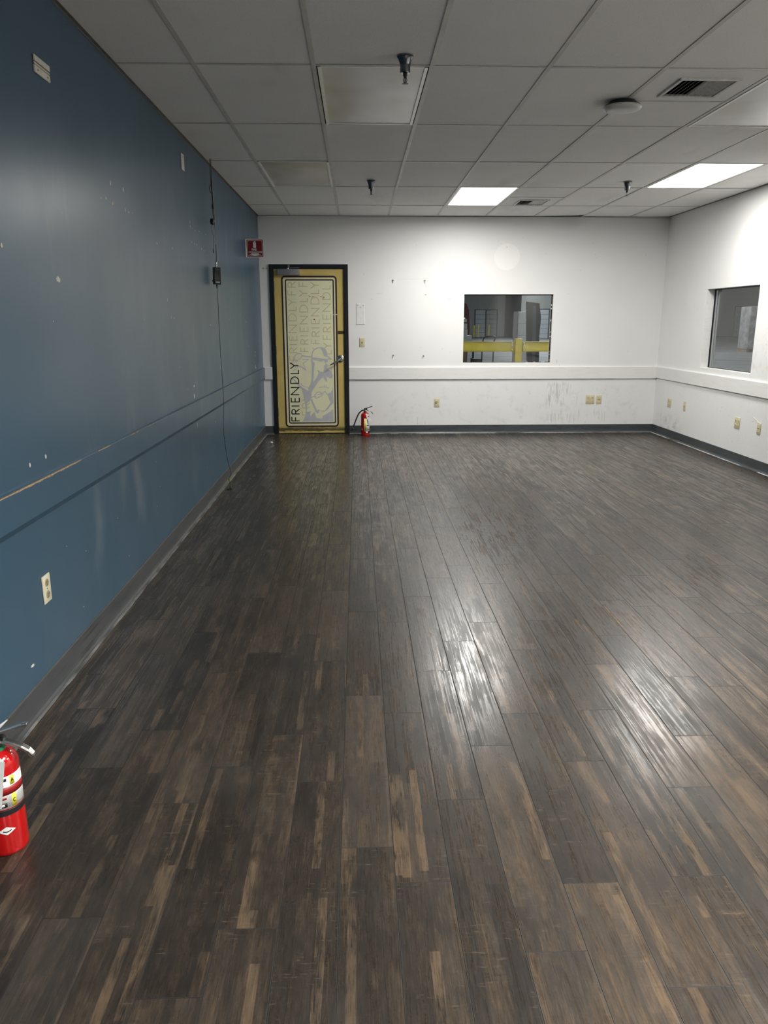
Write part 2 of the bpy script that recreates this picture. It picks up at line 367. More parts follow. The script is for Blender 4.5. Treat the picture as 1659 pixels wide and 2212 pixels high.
    worn = n.noise(n.vscale(p, (.05, .035, 1)), 1.0, 3)                    # greyish film of dust in large drifts
    cool = n.mix(n.math('MULTIPLY', n.rng(worn, .50, .72), .35), cool, (.058, .052, .044))
    U_, V_ = sp.outputs[0], sp.outputs[1]                                  # darkened plank edges so the joints show
    eu = n.math('MINIMUM', U_, n.math('SUBTRACT', 5.80, U_)); ev = n.math('MINIMUM', V_, n.math('SUBTRACT', 35.77, V_))
    joint = n.rng(n.math('MINIMUM', eu, ev), .035, .085, 1.0, 0.0)
    cool = n.mix(n.math('MULTIPLY', joint, .68), cool, (.010, .009, .008))
    n.inp(b.inputs['Base Color'], cool)
    sm = n.math('ADD', n.math('MULTIPLY', long_, .6), n.math('MULTIPLY', patch, .4))
    rg = n.math('ADD', n.rng(sm, .42, .60, .38, .22), dev(grain, .22))
    rg = n.math('ADD', n.math('ADD', rg, dev(lb_, -.06)), n.math('MULTIPLY', joint, .35))
    n.inp(b.inputs['Roughness'], rg)
    b.inputs['IOR'].default_value = 1.5
    fineg = n.noise(n.vscale(v, (5.0, .14, 1)), 1.0, 4, .7)
    n.bump(n.math('ADD', fineg, n.math('MULTIPLY', saw, .12)), .24, .0005)
    return n.m
def m_tile():
    n = N('mineral_ceiling_tile'); p = n.pos()
    at = n.node('ShaderNodeObjectInfo').outputs['Random']
    c = n.ramp(n.noise(p, .05, 3), [(.3, (.80, .79, .77)), (.7, (.85, .84, .82))])
    c = n.mix(n.rng(at, 0, 1, 0, .22), c, (.70, .69, .67))
    sp = n.noise(p, 5.0, 2); c = n.mix(n.math('MULTIPLY', n.rng(sp, .60, .66), .35), c, (.36, .35, .33))
    dirt = n.rng(n.noise(n.vscale(p, (.06, .02, 1)), 1.0, 4, .6), .56, .8)
    c = n.mix(n.math('MULTIPLY', dirt, .35), c, (.44, .42, .38))
    # soot around the supply grille and the round access point
    X, Y, Z = n.xyz
    n.inp(n.b.inputs['Base Color'], c); n.b.inputs['Roughness'].default_value = .85
    n.bump(sp, .5, .0006); return n.m
def m_door():
    n = N('yellow_door_vinyl'); p = n.pos(); X, Y, Z = n.xyz
    c = n.ramp(n.noise(p, .12, 4), [(.3, (.58, .44, .13)), (.7, (.66, .51, .17))])
    g = n.noise(n.vscale(p, (.3, 1, 1.6)), 1.0, 5, .7)
    z = n.math('ADD', Z, n.math('MULTIPLY', n.math('SUBTRACT', g, .5), 3.0))
    band = n.math('MULTIPLY', n.rng(z, 1.2, 1.9), n.rng(z, 2.4, 4.2, 1.0, 0.0))
    c = n.mix(n.math('MULTIPLY', band, .9), c, (.05, .04, .02))
    n.inp(n.b.inputs['Base Color'], c); n.b.inputs['Roughness'].default_value = .42
    return n.m
def m_base(name, lo, hi, dirtc, rough=.45):
    n = N(name); p = n.pos()
    c = n.ramp(n.noise(p, .1, 4), [(.3, lo), (.7, hi)])
    d = n.noise(n.vscale(p, (.12, .05, .9)), 1.0, 5, .65)
    c = n.mix(n.math('MULTIPLY', n.rng(d, .5, .68), .8 if hi[0] < .3 else .4), c, dirtc)
    n.inp(n.b.inputs['Base Color'], c); n.b.inputs['Roughness'].default_value = rough; return n.m
def m_emit(name, rgb, k):
    n = N(name); n.b.inputs['Base Color'].default_value = (.85, .85, .82, 1); n.b.inputs['Roughness'].default_value = .4
    n.b.inputs['Emission Color'].default_value = (*rgb, 1); n.b.inputs['Emission Strength'].default_value = k
    return n.m
def m_glass():
    n = N('window_glass'); n.b.inputs['Base Color'].default_value = (.93, .96, .95, 1); n.b.inputs['Roughness'].default_value = 0.0
    n.b.inputs['Transmission Weight'].default_value = 1.0; n.b.inputs['IOR'].default_value = 1.38
    return n.m
def m_lens():
    n = N('acrylic_lens_unlit'); p = n.pos()
    c = n.ramp(n.noise(n.vscale(p, (.05, .035, 1)), 1.0, 2), [(.35, (.42, .39, .31)), (.65, (.62, .60, .57))])
    n.inp(n.b.inputs['Base Color'], c); n.b.inputs['Roughness'].default_value = .28
    n.bump(n.noise(p, 3.0, 1), .2, .001); return n.m
def m_patchy(name, c0, c1, sc=.2, rough=.6, th=(.4, .6)):
    n = N(name); p = n.pos(); n.inp(n.b.inputs['Base Color'], n.ramp(n.noise(p, sc, 4), [(th[0], c0), (th[1], c1)])); n.b.inputs['Roughness'].default_value = rough; return n.m

WHITE = m_white_wall(); BLUE = m_blue_wall(); FLOOR = m_floor(); TILE = m_tile(); DOOR = m_door()
TRIMW = m_base('white_trim_paint', (.75, .745, .725), (.79, .78, .76), (.70, .665, .60), .42)
BASE_D = m_base('charcoal_cove_base', (.045, .055, .058), (.060, .070, .074), (.025, .026, .026), .38)
BASE_L = m_base('dusty_grey_cove_base', (.050, .056, .060), (.066, .070, .071), (.014, .014, .013), .40)
GRIT = m_patchy('caulk_and_dust_line', (.09, .09, .088), (.27, .27, .265), .12, .6)
GRITW = m_patchy('bare_slab_edge_line', (.06, .065, .066), (.60, .62, .62), .05, .5, (.42, .50))
SUB = plain('dark_subfloor', (.012, .011, .010), .8)
TEE = plain('white_ceiling_tee', (.56, .545, .51), .45, var=.08, scale=.2)
ANGLE = plain('brownish_wall_angle', (.13, .115, .095), .5, var=.2, scale=.3)
DECK = plain('dark_plenum_deck', (.03, .03, .03), .9)
LIT = m_emit('lit_troffer_lens', (1.0, .99, .96), LENS_POWER)
LENS = m_lens(); GLASS = m_glass()
FIXW = plain('white_fixture_steel', (.88, .875, .85), .3)
BLACK = plain('black_painted_metal', (.010, .011, .013), .35)
GASKET = plain('black_window_gasket', (.008, .008, .009), .5)
CHROME = plain('chrome', (.62, .62, .62), .12, 1.0, .02)
DBRONZE = plain('dark_bronze', (.03, .028, .025), .35, .3)
DCHROME = plain('tarnished_chrome', (.16, .17, .18), .22, 1.0, .1)
ALU = plain('silver_painted_closer', (.33, .33, .34), .35, .6)
STEEL = plain('bright_lever_steel', (.66, .65, .62), .24, 1.0, .04)
BRASSD = plain('dark_worn_brass', (.10, .075, .04), .4, .7, .4, 2.0)
RED = plain('red_gloss_enamel', (.50, .006, .006), .16, coat=.4, var=.05)
REDP = plain('red_label_ink', (.32, .012, .014), .35)
SIGNRED = plain('dark_red_sign_plastic', (.23, .008, .014), .35)
PAPER = plain('white_label_paper', (.88, .88, .85), .5, var=.03)
INK = plain('black_ink', (.012, .012, .014), .45)
GREYINK = plain('grey_fine_print', (.42, .42, .42), .5)
YEL = plain('yellow_label_ink', (.78, .70, .05), .45, var=.03)
GREEN = plain('green_plastic', (.03, .22, .10), .4)
RUBBER = plain('black_rubber', (.012, .012, .013), .5)
IVORY = plain('ivory_plastic', (.60, .54, .34), .35, var=.05)
IVORYD = plain('darker_ivory_plastic', (.34, .30, .17), .4)  # darker ivory for receptacles and phone jacks
SLOT = plain('dark_slots', (.008, .007, .006), .6)
CREAM = plain('cream_door_graphic', (.84, .82, .56), .4, var=.04, scale=.1)
CREAM2 = plain('pale_cream_margin', (.78, .73, .48), .4, var=.04)
ART_G = plain('grey_lavender_print', (.56, .55, .57), .4, var=.03)
ART_T = plain('faint_olive_print', (.64, .59, .32), .4, var=.05)
BROWN = plain('dark_brown_border_print', (.028, .014, .012), .4)
CHIP = plain('exposed_white_filler', (.66, .65, .60), .7, var=.1, scale=2)
TAN = plain('torn_tan_paper', (.38, .27, .14), .7, var=.3, scale=1.5)
TAPE = plain('beige_plastic_strip', (.66, .62, .54), .45)
WPLATE = plain('white_plate', (.78, .78, .75), .4, var=.03)
APW = plain('off_white_plastic', (.55, .55, .53), .35, var=.02)
LIME = plain('lime_green_tape', (.20, .30, .03), .5)

# ------------------------------------------------------------------ floor of planks
PW, PL, CX0 = 5.83, 35.8, 57.8
JOINT = {-1: 68.4, 0: 82.5, 1: 58.9, 2: 67.7, 3: 54.6, 4: 68.3, 5: 84.1, 6: 96.3, 9: 130.4, -2: 74.1, -3: 87.0, -5: 55.0, -6: 83.0, -8: 91.0}
floor = tag(empty('floor', (0, 0, 0)), 'dark brown wood-look vinyl plank floor', kind='structure')
MB().box(-.5, W+.5, Y0, D+.5, -1.2, -.13).build('subfloor', SUB, floor)
def proj(x, y, z):
    v = Vector((x-48.504, y, z-57.07)); d = v.dot(F_)
    if d < 5: return None
    return (829.5+1654.66*v.dot(R_)/d, 1106-1654.66*v.dot(U_)/d)
def plank_mesh(items, name):
    vs = []; fs = []; uvs = []; cols = []
    for (x0, x1, y0, y1, v0, rnd, dz) in items:
        g = .012; e = .010; x0 += g; x1 -= g; y0 += g; y1 -= g; o = len(vs)
        for (a, z) in ((e, dz), (0, dz-.010), (0, -.129)):
            for (x, y) in ((x0+a, y0+a), (x1-a, y0+a), (x1-a, y1-a), (x0+a, y1-a)):
                vs.append((x*S, y*S, z*S)); uvs.append((x-x0, y-y0+v0)); cols.append(rnd)
        fs.append((o, o+1, o+2, o+3))
        for k in (0, 4):
            for i in range(4): j = (i+1) % 4; fs.append((o+k+j, o+k+i, o+k+4+i, o+k+4+j))
    me = bpy.data.meshes.new(name); me.from_pydata(vs, [], fs); me.materials.append(FLOOR)
    uv = me.uv_layers.new(name='plank_uv')
    for l in me.loops: uv.data[l.index].uv = uvs[l.vertex_index]
    ca = me.color_attributes.new('plank_rnd', 'FLOAT_COLOR', 'POINT')
    for i, c in enumerate(cols): ca.data[i].color = (*c, 1)
    me.update(); return me
cand = []
for k in range(-10, 26):
    x0, x1 = max(0.05, CX0+PW*k), min(W-.05, CX0+PW*(k+1))
    if x1-x0 < .3: continue
    j0 = JOINT.get(k, random.uniform(0, PL)); j0 -= PL*math.ceil((j0-Y0)/PL)
    y = j0
    while y < D:
        ya, yb = max(y, Y0), min(y+PL, D-.1)
        if yb-ya > .5:
            pts = [proj(px, py, 0) for px, py in ((x0, max(ya, 40)), (x1, max(ya, 40)), (x1, max(yb, 40.1)), (x0, max(yb, 40.1)))]
            ar = 0
            if all(pts) and any(-20 < p[0] < 1679 and p[1] < 2230 for p in pts):
                q = [(min(max(p[0], 0), 1659), min(max(p[1], 0), 2212)) for p in pts]
                ar = abs(sum(q[i][0]*q[(i+1) % 4][1]-q[(i+1) % 4][0]*q[i][1] for i in range(4)))/2
            cand.append((ar, (x0, x1, ya, yb, ya-y, (random.random(), random.random(), random.random()), random.uniform(-.006, .004))))
        y += PL
cand.sort(key=lambda c: -c[0])
for ar, it in cand[:300]:
    o = bpy.data.objects.new('plank', plank_mesh([it], 'plank')); COL.objects.link(o); o.parent = floor
o = bpy.data.objects.new('distant_planks', plank_mesh([c[1] for c in cand[300:]], 'distant_planks')); COL.objects.link(o); o.parent = floor
tag(o, kind='stuff')

# ------------------------------------------------------------------ walls
DX0, DX1, DZ1 = 4.7, 43.9, 84.7           # outside of the door frame
W1 = (102.6, 148.1, 36.3, 70.4)           # far window opening (X, Z)
W2 = (303.7, 349.7, 36.6, 70.9)           # right window opening (Y, Z)
wl = wall_panel(MB(), 0, -5, 0, Y0, D+5, 0, 118).build('wall_left', BLUE); tag(wl, 'left wall painted dark teal blue', kind='structure')
wb = wall_panel(MB(), 1, D, D+5, 0, W, 0, 118, [(DX0+.2, DX1-.2, 0, DZ1-.2), W1]).build('wall_back', WHITE); tag(wb, 'far wall painted white', kind='structure')
wr = wall_panel(MB(), 0, W, W+5, Y0, D+5, 0, 118, [W2]).build('wall_right', WHITE); tag(wr, 'right wall painted white', kind='structure')
wf = wall_panel(MB(), 1, Y0-5, Y0, -5, W+5, 0, 118).build('wall_front', BLUE); tag(wf, 'unseen wall behind the viewer, made dark teal blue to weaken window reflections', kind='structure')  # unseen wall, colour chosen dark to cut reflections in the glass
# trim boards (thick chair rail with eased top edge)
def rail(name, ax, side, a0, a1, mat, zt, zb, label, bv=.35, th=.8):
    mb = MB(); prof = [(0, zb), (th, zb), (th, zt-bv), (th-bv*.7, zt), (0, zt)]
    if side(1) == 1: prof = [(0, zb), (.3, zb), (th, zb+.95), (th-.04, zt-.14), (th-.16, zt), (0, zt)]   # chamfered lower edge
    n = len(prof); vs = []
    for a in (a0, a1):
        for (t, z) in prof:
            vs.append((side(t), a, z) if ax == 0 else (a, side(t), z))
    mb.add(vs, [tuple(range(n)), tuple(range(n, 2*n))]+[(i, (i+1) % n, (i+1) % n+n, i+n) for i in range(n)])
    return tag(mb.build(name, mat), label, kind='structure')
tl = rail('trim_left', 0, lambda t: t, Y0, D, BLUE, 34.1, 28.2, 'blue painted chair rail board on the left wall', th=.75)
tb = rail('trim_back', 1, lambda t: D-t, DX1+.02, W, TRIMW, 34.4, 28.1, 'white chair rail board on the far wall right of the door')
tb2 = rail('trim_1', 1, lambda t: D-t, .8, DX0-.02, TRIMW, 34.4, 28.3, 'short white chair rail piece between blue wall and door')
tr = rail('trim_right', 0, lambda t: W-t, Y0, D-.8, TRIMW, 34.4, 28.5, 'white chair rail board on the right wall')
# cove base: flat face with a curved foot
def cove(name, ax, side, a0, a1, mat, h, label, grit, gw):
    prof = [(0, h), (.16, h), (.2, h-.1), (.2, 1.0), (.3, .5), (.55, .15), (.75, .03), (.75, 0), (0, 0)]
    mb = MB(); n = len(prof); vs = [((side(t), a, z) if ax == 0 else (a, side(t), z)) for a in (a0, a1) for (t, z) in prof]
    mb.add(vs, [tuple(range(n)), tuple(range(n, 2*n))]+[(i, (i+1) % n, (i+1) % n+n, i+n) for i in range(n)])
    o = tag(mb.build(name, mat), label, kind='structure')
    g = MB(); m = max(2, int(abs(a1-a0)/3)); t0 = .7; vs = []
    for i in range(m+1):                    # ragged line of caulk and dust along the foot
        a = a0+(a1-a0)*i/m; w = gw*random.uniform(.75, 1.2)
        for t, z in ((t0, -.05), (t0, .09), (t0+w*.9, .06), (t0+w, -.05)): vs.append((side(t), a, z) if ax == 0 else (a, side(t), z))
    g.add(vs, [(4*i+k, 4*i+(k+1) % 4, 4*i+4+(k+1) % 4, 4*i+4+k) for i in range(m) for k in range(4)])
    g.build('caulk_line', grit, o)
    if side(1) == 1: MB().box(.02, .15, a0, a1, h, h+.1).build('top_edge', ANGLE, o)
    return o
cove('baseboard_left', 0, lambda t: t, Y0, D-.2, BASE_L, 4.3, 'dusty grey cove baseboard under the blue wall', GRIT, .5)
cove('baseboard_back', 1, lambda t: D-t, DX1, W, BASE_D, 4.2, 'charcoal cove baseboard under the far wall', GRITW, .4)
cove('baseboard_1', 1, lambda t: D-t, .2, DX0, BASE_D, 4.2, 'short charcoal baseboard piece left of the door', GRITW, .2)
cove('baseboard_right', 0, lambda t: W-t, Y0, D-.2, BASE_D, 4.2, 'charcoal cove baseboard under the right wall', GRITW, .5)

# small damages on the walls (thin flakes where paint came off), stuff nobody could count
def flake(mb, fn, a, b, ra, rb, mi=0, rot=0.0, th=.03):
    ra *= .82; rb *= .82
    k = random.randint(5, 8); pts = []
    for i in range(k):
        t = 2*math.pi*i/k; q = random.uniform(.65, 1.15); x, y = ra*q*math.cos(t), rb*q*math.sin(t)
        pts.append((a+x*math.cos(rot)-y*math.sin(rot), b+x*math.sin(rot)+y*math.cos(rot)))
    mb.poly(pts, fn, 0.0, th, mi)
fl = lambda a, b, t: (t+.002, a, b)
mb = MB()
for a, b, ra, rb in [(164,83.7,.5,.9),(172.7,83.8,.4,.7),(157.3,79.9,.6,.2),(160.5,80.3,.6,.35),(164.4,79.9,.7,.5),(165.3,80.3,.3,.8),(172.9,79.9,.35,.9),(175.5,79.7,.6,.4),
        (178.5,79.9,.2,.2),(131.4,63.8,1.1,.75),(230.6,38.6,1.0,.55),(230.3,35.8,.8,1.0),(371.4,43.2,1.4,.4),(371.0,41.6,.3,.7),(372.2,35.6,1.6,.3),(370.5,36.4,.6,1.1),(368,38.4,.5,.25),
        (238.7,84,.45,.6),(238.5,85.2,.3,.9),(241.5,83.8,.3,.2),(245.5,83.6,.5,.2),(251.5,84,.6,.25),(255,83.9,.3,.2),(261.9,84.2,.4,.25),(239.5,79.8,.25,.3),(243.2,79.6,.4,.3),
        (246.5,79.7,.4,.35),(254,79.2,.5,.35),(259,79,.3,.3),(207.8,58.2,.3,.4),(211,58,.3,.35),(205,62.5,.25,.7),(197.9,75.5,.4,.4),(214,75.8,.35,.35),(112,67.2,.5,.5),
        (113,36.5,.3,.5),(119,36.8,.35,.5),(106.3,7.7,.8,.3),(262,56,.8,.4),(300,58,.3,.4),(330,60,.3,.4),(345,57,.3,.4),(277,41.5,.3,1.2),(232,27.0,.3,.8),(262,24,.3,.4),(350,46.5,.3,.3)]:
    flake(mb, fl, a, b, ra, rb)
for i in range(46):   # more specks, in the lower-right half of the wall mostly
    flake(mb, fl, random.uniform(120, 390), random.choice((random.uniform(38, 88), random.uniform(8, 26))), .14, .16)
tag(mb.build('paint_chips', CHIP, wl), kind='stuff')
mb = MB()                                   # ragged upper edge of the blue rail, wood and old paint showing
y = 92.0
while y < 300:
    l = random.uniform(1.2, 6)
    if y < 124 or (y < 190 and random.random() < .3):
        z = 34.0; mb.poly([(y, z-.12), (y+l*.5, z-.2*random.random()-.05), (y+l, z-.1), (y+l, z+.08), (y, z+.1)], lambda a, b, t: (.60+t, a, b), 0, .13)
    y += l
tag(mb.build('worn_edge', TAN, tl), kind='stuff')
mb = MB()                                   # scuffs and hairlines on the far wall
bk = lambda a, b, t: (a, D-.004-t, b)
for a, z0, z1, w in [(79.5,4.5,8.5,.10),(83.5,4.5,6.5,.12),(77,12,14,.06),(149.2,18,25,.12),(150.6,20,26,.10),(152.1,16,21,.10),(153.8,19,25.5,.12),(155.2,21,27,.10),(148.4,6,9,.12),(149.7,6,10,.12),
        (151.2,5.5,8.5,.12),(154.0,6.5,10,.12),(155.9,6,11,.12),(158.6,7,10,.10),(163.2,14,19,.06),(178.4,5,11,.12),(178.6,13,18.5,.07),(149.9,19,22,.2),(148.0,17.5,24,.07),(153,34.7,35.5,.12),(151.4,35.8,37.6,.12)]:
    mb.poly([(a-w/2, z0), (a+w/2, z0+.3), (a+w/2+random.uniform(-.1,.1), z1), (a-w/2, z1-.2)], bk, 0, .01)
for a, b, ra, rb in [(55.8,68,.13,.28),(64.9,68,.09,.25),(123.4,93,.3,.28),(112,63,.3,.12),(59.5,70.7,3.4,.05),(75.5,77.6,8,.03),(85.5,77.7,6,.03),(83,70.2,.45,.4),(95,68.4,1.2,.08),(124,58,.12,.12),(150.8,61,.15,.15),(157,56,.14,.14),(159,53,.15,.1)]:
    flake(mb, bk, a, b, ra, rb, th=.01)
tag(mb.build('scuff_marks', m_patchy('grey_scuffs', (.34, .33, .31), (.5, .49, .46), .9, .6), wb), kind='stuff')
mb = MB()
rt = lambda a, b, t: (W-.004-t, a, b)
for i in range(16): flake(mb, rt, random.gauss(295, 5), random.uniform(34.8, 60), .1, .22, th=.01)
for i in range(9): flake(mb, rt, random.uniform(283, 330), random.uniform(18, 25), random.uniform(.3, 1.1), .1, th=.01)
tag(mb.build('scuff_marks', bpy.data.materials['grey_scuffs'], wr), kind='stuff')

# ------------------------------------------------------------------ ceiling: tees, tiles, lights, grilles
XL = [0] + [16.1+24*k for k in range(8)] + [W]
YL = [Y0]+[316.3-48*j for j in range(11, -2, -1) if 316.3-48*j > Y0]+[D]
ceil = tag(empty('ceiling', (0, 0, H)), 'suspended grid ceiling of dull white tiles', kind='structure')
MB().box(-4, W+4, Y0-4, D+4, 117.5, 118.5).build('deck', DECK, ceil)
LIGHTS = {(4, 316.3): 'lit1', (7, 268.3): 'lit2', (2, 172.3): 'dead1', (1, 268.3): 'dead2', (6, 172.3): 'dead3', (4, 28.3): 'lit3', (7, 76.3): 'lit4', (6, -67.7): 'lit6', (3, -115.7): 'lit7'}
VENT = {(5, 172.3): 'a', (5, 316.3): 'b'}
def cell_at(i, y): return (XL[i], XL[i+1])
TH = 15/16/2
for x in XL[1:-1]:
    mb = MB().box(x-TH, x+TH, Y0, D, H, H+.06); mb.box(x-.06, x+.06, Y0, D, H+.06, H+1.5); mb.build('main_tee', TEE, ceil)
def cross(x0, x1, y):
    mb = MB().box(x0+TH, x1-TH, y-TH*.8, y+TH*.8, H+.02, H+.07); mb.box(x0+TH, x1-TH, y-.06, y+.06, H+.07, H+1.4); mb.build('cross_tee', TEE, ceil)
for i in range(len(XL)-1):
    for y in YL[1:-1]: cross(XL[i], XL[i+1], y)
    for j in range(len(YL)-1):
        key = (i, round(YL[j], 1)); x0, x1, y0, y1 = XL[i], XL[i+1], YL[j], YL[j+1]
        if key in LIGHTS: continue
        if key in VENT:
            ym = 196.4 if VENT[key] == 'a' else 340.3
            cross(x0, x1, ym)
            segs = [(ym, y1)] if VENT[key] == 'a' else [(y0, ym)]
        else: segs = [(y0, y1)]
        for (a, b) in segs:
            g = .10; z = H+.10+random.uniform(0, .07); tilt = random.uniform(-.03, .05)
            xa, xb, ya, yb = x0+g, x1-g, a+g, b-g
            if i == 6 and j == len(YL)-2:      # this tile sits askew and leaves a black wedge by the far wall
                ca, cb = yb-.3, yb-6.5
            else: ca = cb = yb
            vs = [(xa, ya, z), (xb, ya, z+tilt*.4), (xb, cb, z+tilt), (xa, ca, z)]
            vs += [(p[0], p[1], p[2]+.6) for p in vs]
            MB().add(vs, [(0,3,2,1),(4,5,6,7),(0,1,5,4),(1,2,6,5),(2,3,7,6),(3,0,4,7)]).build('tile', TILE, ceil)
mb = MB()                                     # L-shaped wall angles round the room
for (x0, x1, y0, y1) in ((0, .65, Y0, D), (W-.9, W, Y0, D), (0, W, D-.9, D), (0, W, Y0, Y0+.9)): mb.box(x0, x1, y0, y1, H-.02, H+.05)
mb.box(.0, .07, Y0, D, H-.35, H)
mb.build('wall_angle', ANGLE, ceil)

def troffer(i, y0, lit, label, shift=(0, 0), gap=.25, frame=True):
    x0, x1, y1 = XL[i], XL[i+1], y0+48
    r = tag(empty('ceiling_light', ((x0+x1)/2, y0+24, H)), label, 'ceiling light')
    mb = MB(); a, b, c, d = x0+TH*.8+gap, x1-TH*.8-gap, y0+TH+.1, y1-TH-.1
    z0 = H-.12 if frame else H+.02
    mb.box(a, a+.7, c, d, z0, z0+.25); mb.box(b-.7, b, c, d, z0, z0+.25)
    mb.box(a, b, c, c+.45, z0+.1, z0+.3); mb.box(a, b, d-.45, d, z0+.1, z0+.3)
    mb.build('frame', FIXW, r)
    hb = MB().box(x0+.4, x1-.4, y0+.4, y1-.4, H+4.4, H+4.6); hb.box(x0+.4, x0+.5, y0+.4, y1-.4, H+.3, H+4.5); hb.box(x1-.5, x1-.4, y0+.4, y1-.4, H+.3, H+4.5)
    hb.box(x0+.4, x1-.4, y0+.4, y0+.5, H+.3, H+4.5); hb.box(x0+.4, x1-.4, y1-.5, y1-.4, H+.3, H+4.5)
    hb.build('housing', DECK if not lit else FIXW, r)
    mb = MB(); nx, ny = 8, 14; vs = []; sag = 0.0 if lit else .35
    for j in range(ny+1):
        for k in range(nx+1):
            u, v = k/nx, j/ny
            vs.append((a+.5+(b-a-1.0)*u, c+.3+(d-c-.6)*v, z0+.28-sag*math.sin(math.pi*u)*math.sin(math.pi*v)))
    fs = [(j*(nx+1)+k, j*(nx+1)+k+1, (j+1)*(nx+1)+k+1, (j+1)*(nx+1)+k) for j in range(ny) for k in range(nx)]
    mb.add(vs, fs, 0, True); m2 = len(vs)
    mb.box(a+.5, b-.5, c+.3, d-.3, z0+.34, z0+.40)
    mb.build('lens', LIT if lit else LENS, r, sharp=False)
    if lit:
        l = area('tube_light', ((a+b)/2, (c+d)/2, z0-.06), b-a-2, d-c-2, TUBE_POWER, (1, .985, .95)); l.data.spread = math.radians(176 if y0 > 200 else 152)
        l.data.energy *= {316.3: .74, 268.3: .48}.get(y0, 1.38 if i != 7 else .8)
    return r
troffer(4, 316.3, True, 'lit fluorescent ceiling panel nearest the far wall, left of the small air grille', gap=.1, frame=False)
troffer(7, 268.3, True, 'lit fluorescent ceiling panel close to the right wall', gap=.1, frame=False)
troffer(2, 172.3, False, 'large unlit ceiling light panel behind the nearest sprinkler, bright edge strips', gap=.35)
troffer(1, 268.3, False, 'small unlit yellowish ceiling light panel near the blue wall', gap=.1)
troffer(6, 172.3, False, 'unlit ceiling light panel beside the large air grille, cut by right edge', gap=.2)
troffer(4, 28.3, True, 'lit fluorescent ceiling panel above the viewer, outside the picture')
troffer(7, 76.3, True, 'lit fluorescent ceiling panel right of the viewer, outside the picture')

troffer(6, -67.7, True, 'unseen lit fluorescent panel added as fill behind the viewer on the right')  # this and the next panel are unseen, added for more fill light
troffer(3, -115.7, True, 'unseen lit fluorescent panel added as fill far behind the viewer')

GRILLE = plain('dusty_white_grille', (.64, .63, .60), .5, var=.12, scale=1.0)
def vent(x0, x1, y0, y1, fx0, fx1, fy0, fy1, label):
    r = tag(empty('air_grille', ((fx0+fx1)/2, (fy0+fy1)/2, H)), label, 'air vent')
    mb = MB(); g = .12; z = H+.11       # lay-in panel with a square opening
    for (a, b, c, d) in ((x0+g, x1-g, y0+g, fy0+.6), (x0+g, x1-g, fy1-.6, y1-g), (x0+g, fx0+.6, fy0+.6, fy1-.6), (fx1-.6, x1-g, fy0+.6, fy1-.6)): mb.box(a, b, c, d, z, z+.3)
    mb.build('panel', TILE, r)
    mb = MB(); zf = H-.28
    for (a, b, c, d) in ((fx0, fx1, fy0, fy0+.8), (fx0, fx1, fy1-.8, fy1), (fx0, fx0+.8, fy0+.8, fy1-.8), (fx1-.8, fx1, fy0+.8, fy1-.8)): mb.bbox(a, b, c, d, zf, zf+.42, .08, seg=1)
    mb.build('frame', GRILLE, r)
    MB().box(fx0+.3, fx1-.3, fy0+.3, fy1-.3, H+5, H+5.2).build('duct', DECK, r)
    n = 12; ia, ib = fx0+.8, fx1-.8
    for k in range(n):
        x = ia+(ib-ia)*(k+.5)/n; left = k < n/2
        ang = math.radians(-38 if left else 38)
        MB().box(x-.42, x+.42, fy0+.8, fy1-.8, H+.15, H+.19, rot=Matrix.Rotation(ang, 3, 'Y')).build('slat', GRILLE, r)
    MB().box((ia+ib)/2-.03, (ia+ib)/2+.03, fy0+.8, fy1-.8, H-.05, H+.4).build('divider', GRILLE, r)
    return r
vent(XL[5], XL[6], 172.3, 196.4, 117.9, 131.2, 178.4, 192.2, 'larger nearer air grille beside the round white disc')
vent(XL[5], XL[6], 340.3, 364.3, 118.0, 131.2, 346.6, 361.2, 'smaller distant air grille right of the lit panel')

def sprinkler(x, y, label, big=1.0):
    r = tag(empty('sprinkler_head', (x, y, H)), label, 'sprinkler', 'pendent sprinkler heads on the ceiling')
    MB().lathe([(1.62, .02), (1.62, -.14), (1.5, -.22), (1.3, -.7), (1.08, -1.35), (1.0, -1.7), (1.0, -2.75), (.95, -2.95), (.3, -3.0)], (x, y, H), 36).build('escutcheon', DCHROME, r)
    MB().lathe([(.42, -2.9), (.42, -3.4), (.3, -3.6), (.3, -3.75), (.16, -3.85)], (x, y, H), 16).build('body', DBRONZE, r)
    mb = MB(); z = H-3.7
    for s in (-1, 1): mb.tube([(x+s*.15, y, z+.1), (x+s*.34, y, z-.35), (x+s*.30, y, z-.7), (x+s*.08, y, z-1.05)], .07, 8, sub=4)
    mb.build('yoke', DBRONZE, r)
    MB().lathe([(.12, -3.7), (.12, -4.6), (.08, -4.75)], (x, y, H), 10).build('stem', DBRONZE, r)
    mb = MB().lathe([(.05, -4.72), (.62, -4.80), (.64, -4.86), (.05, -4.9)], (x, y, H), 20)
    mb.build('deflector', DBRONZE, r)
    return r
s0 = sprinkler(58.3, 166.4, 'nearest and largest ceiling sprinkler, in front of the unlit panel')
dup(s0, (54.0, 302.4, H), .4, 'distant ceiling sprinkler right of the small unlit yellowish panel')
dup(s0, (149.3, 302.5, H), 1.2, 'distant shiny ceiling sprinkler left of the right lit panel')

ap = tag(empty('access_point', (111.4, 196.6, H)), 'round off-white disc hanging from the ceiling beside the large air grille', 'access point')
MB().lathe([(.2, 0), (3.0, 0), (3.3, -.4), (4.1, -.8), (4.25, -1.05)], (111.4, 196.6, H), 40).build('shadow_gap_mount', BLACK, ap)  # wide black rim stands in for the shadow gap behind the disc
MB().lathe([(4.0, -1.0), (4.35, -1.1), (4.45, -1.4), (4.2, -1.75), (3.2, -2.05), (1.6, -2.15), (.01, -2.17)], (111.4, 196.6, H), 48).build('cover', APW, ap)

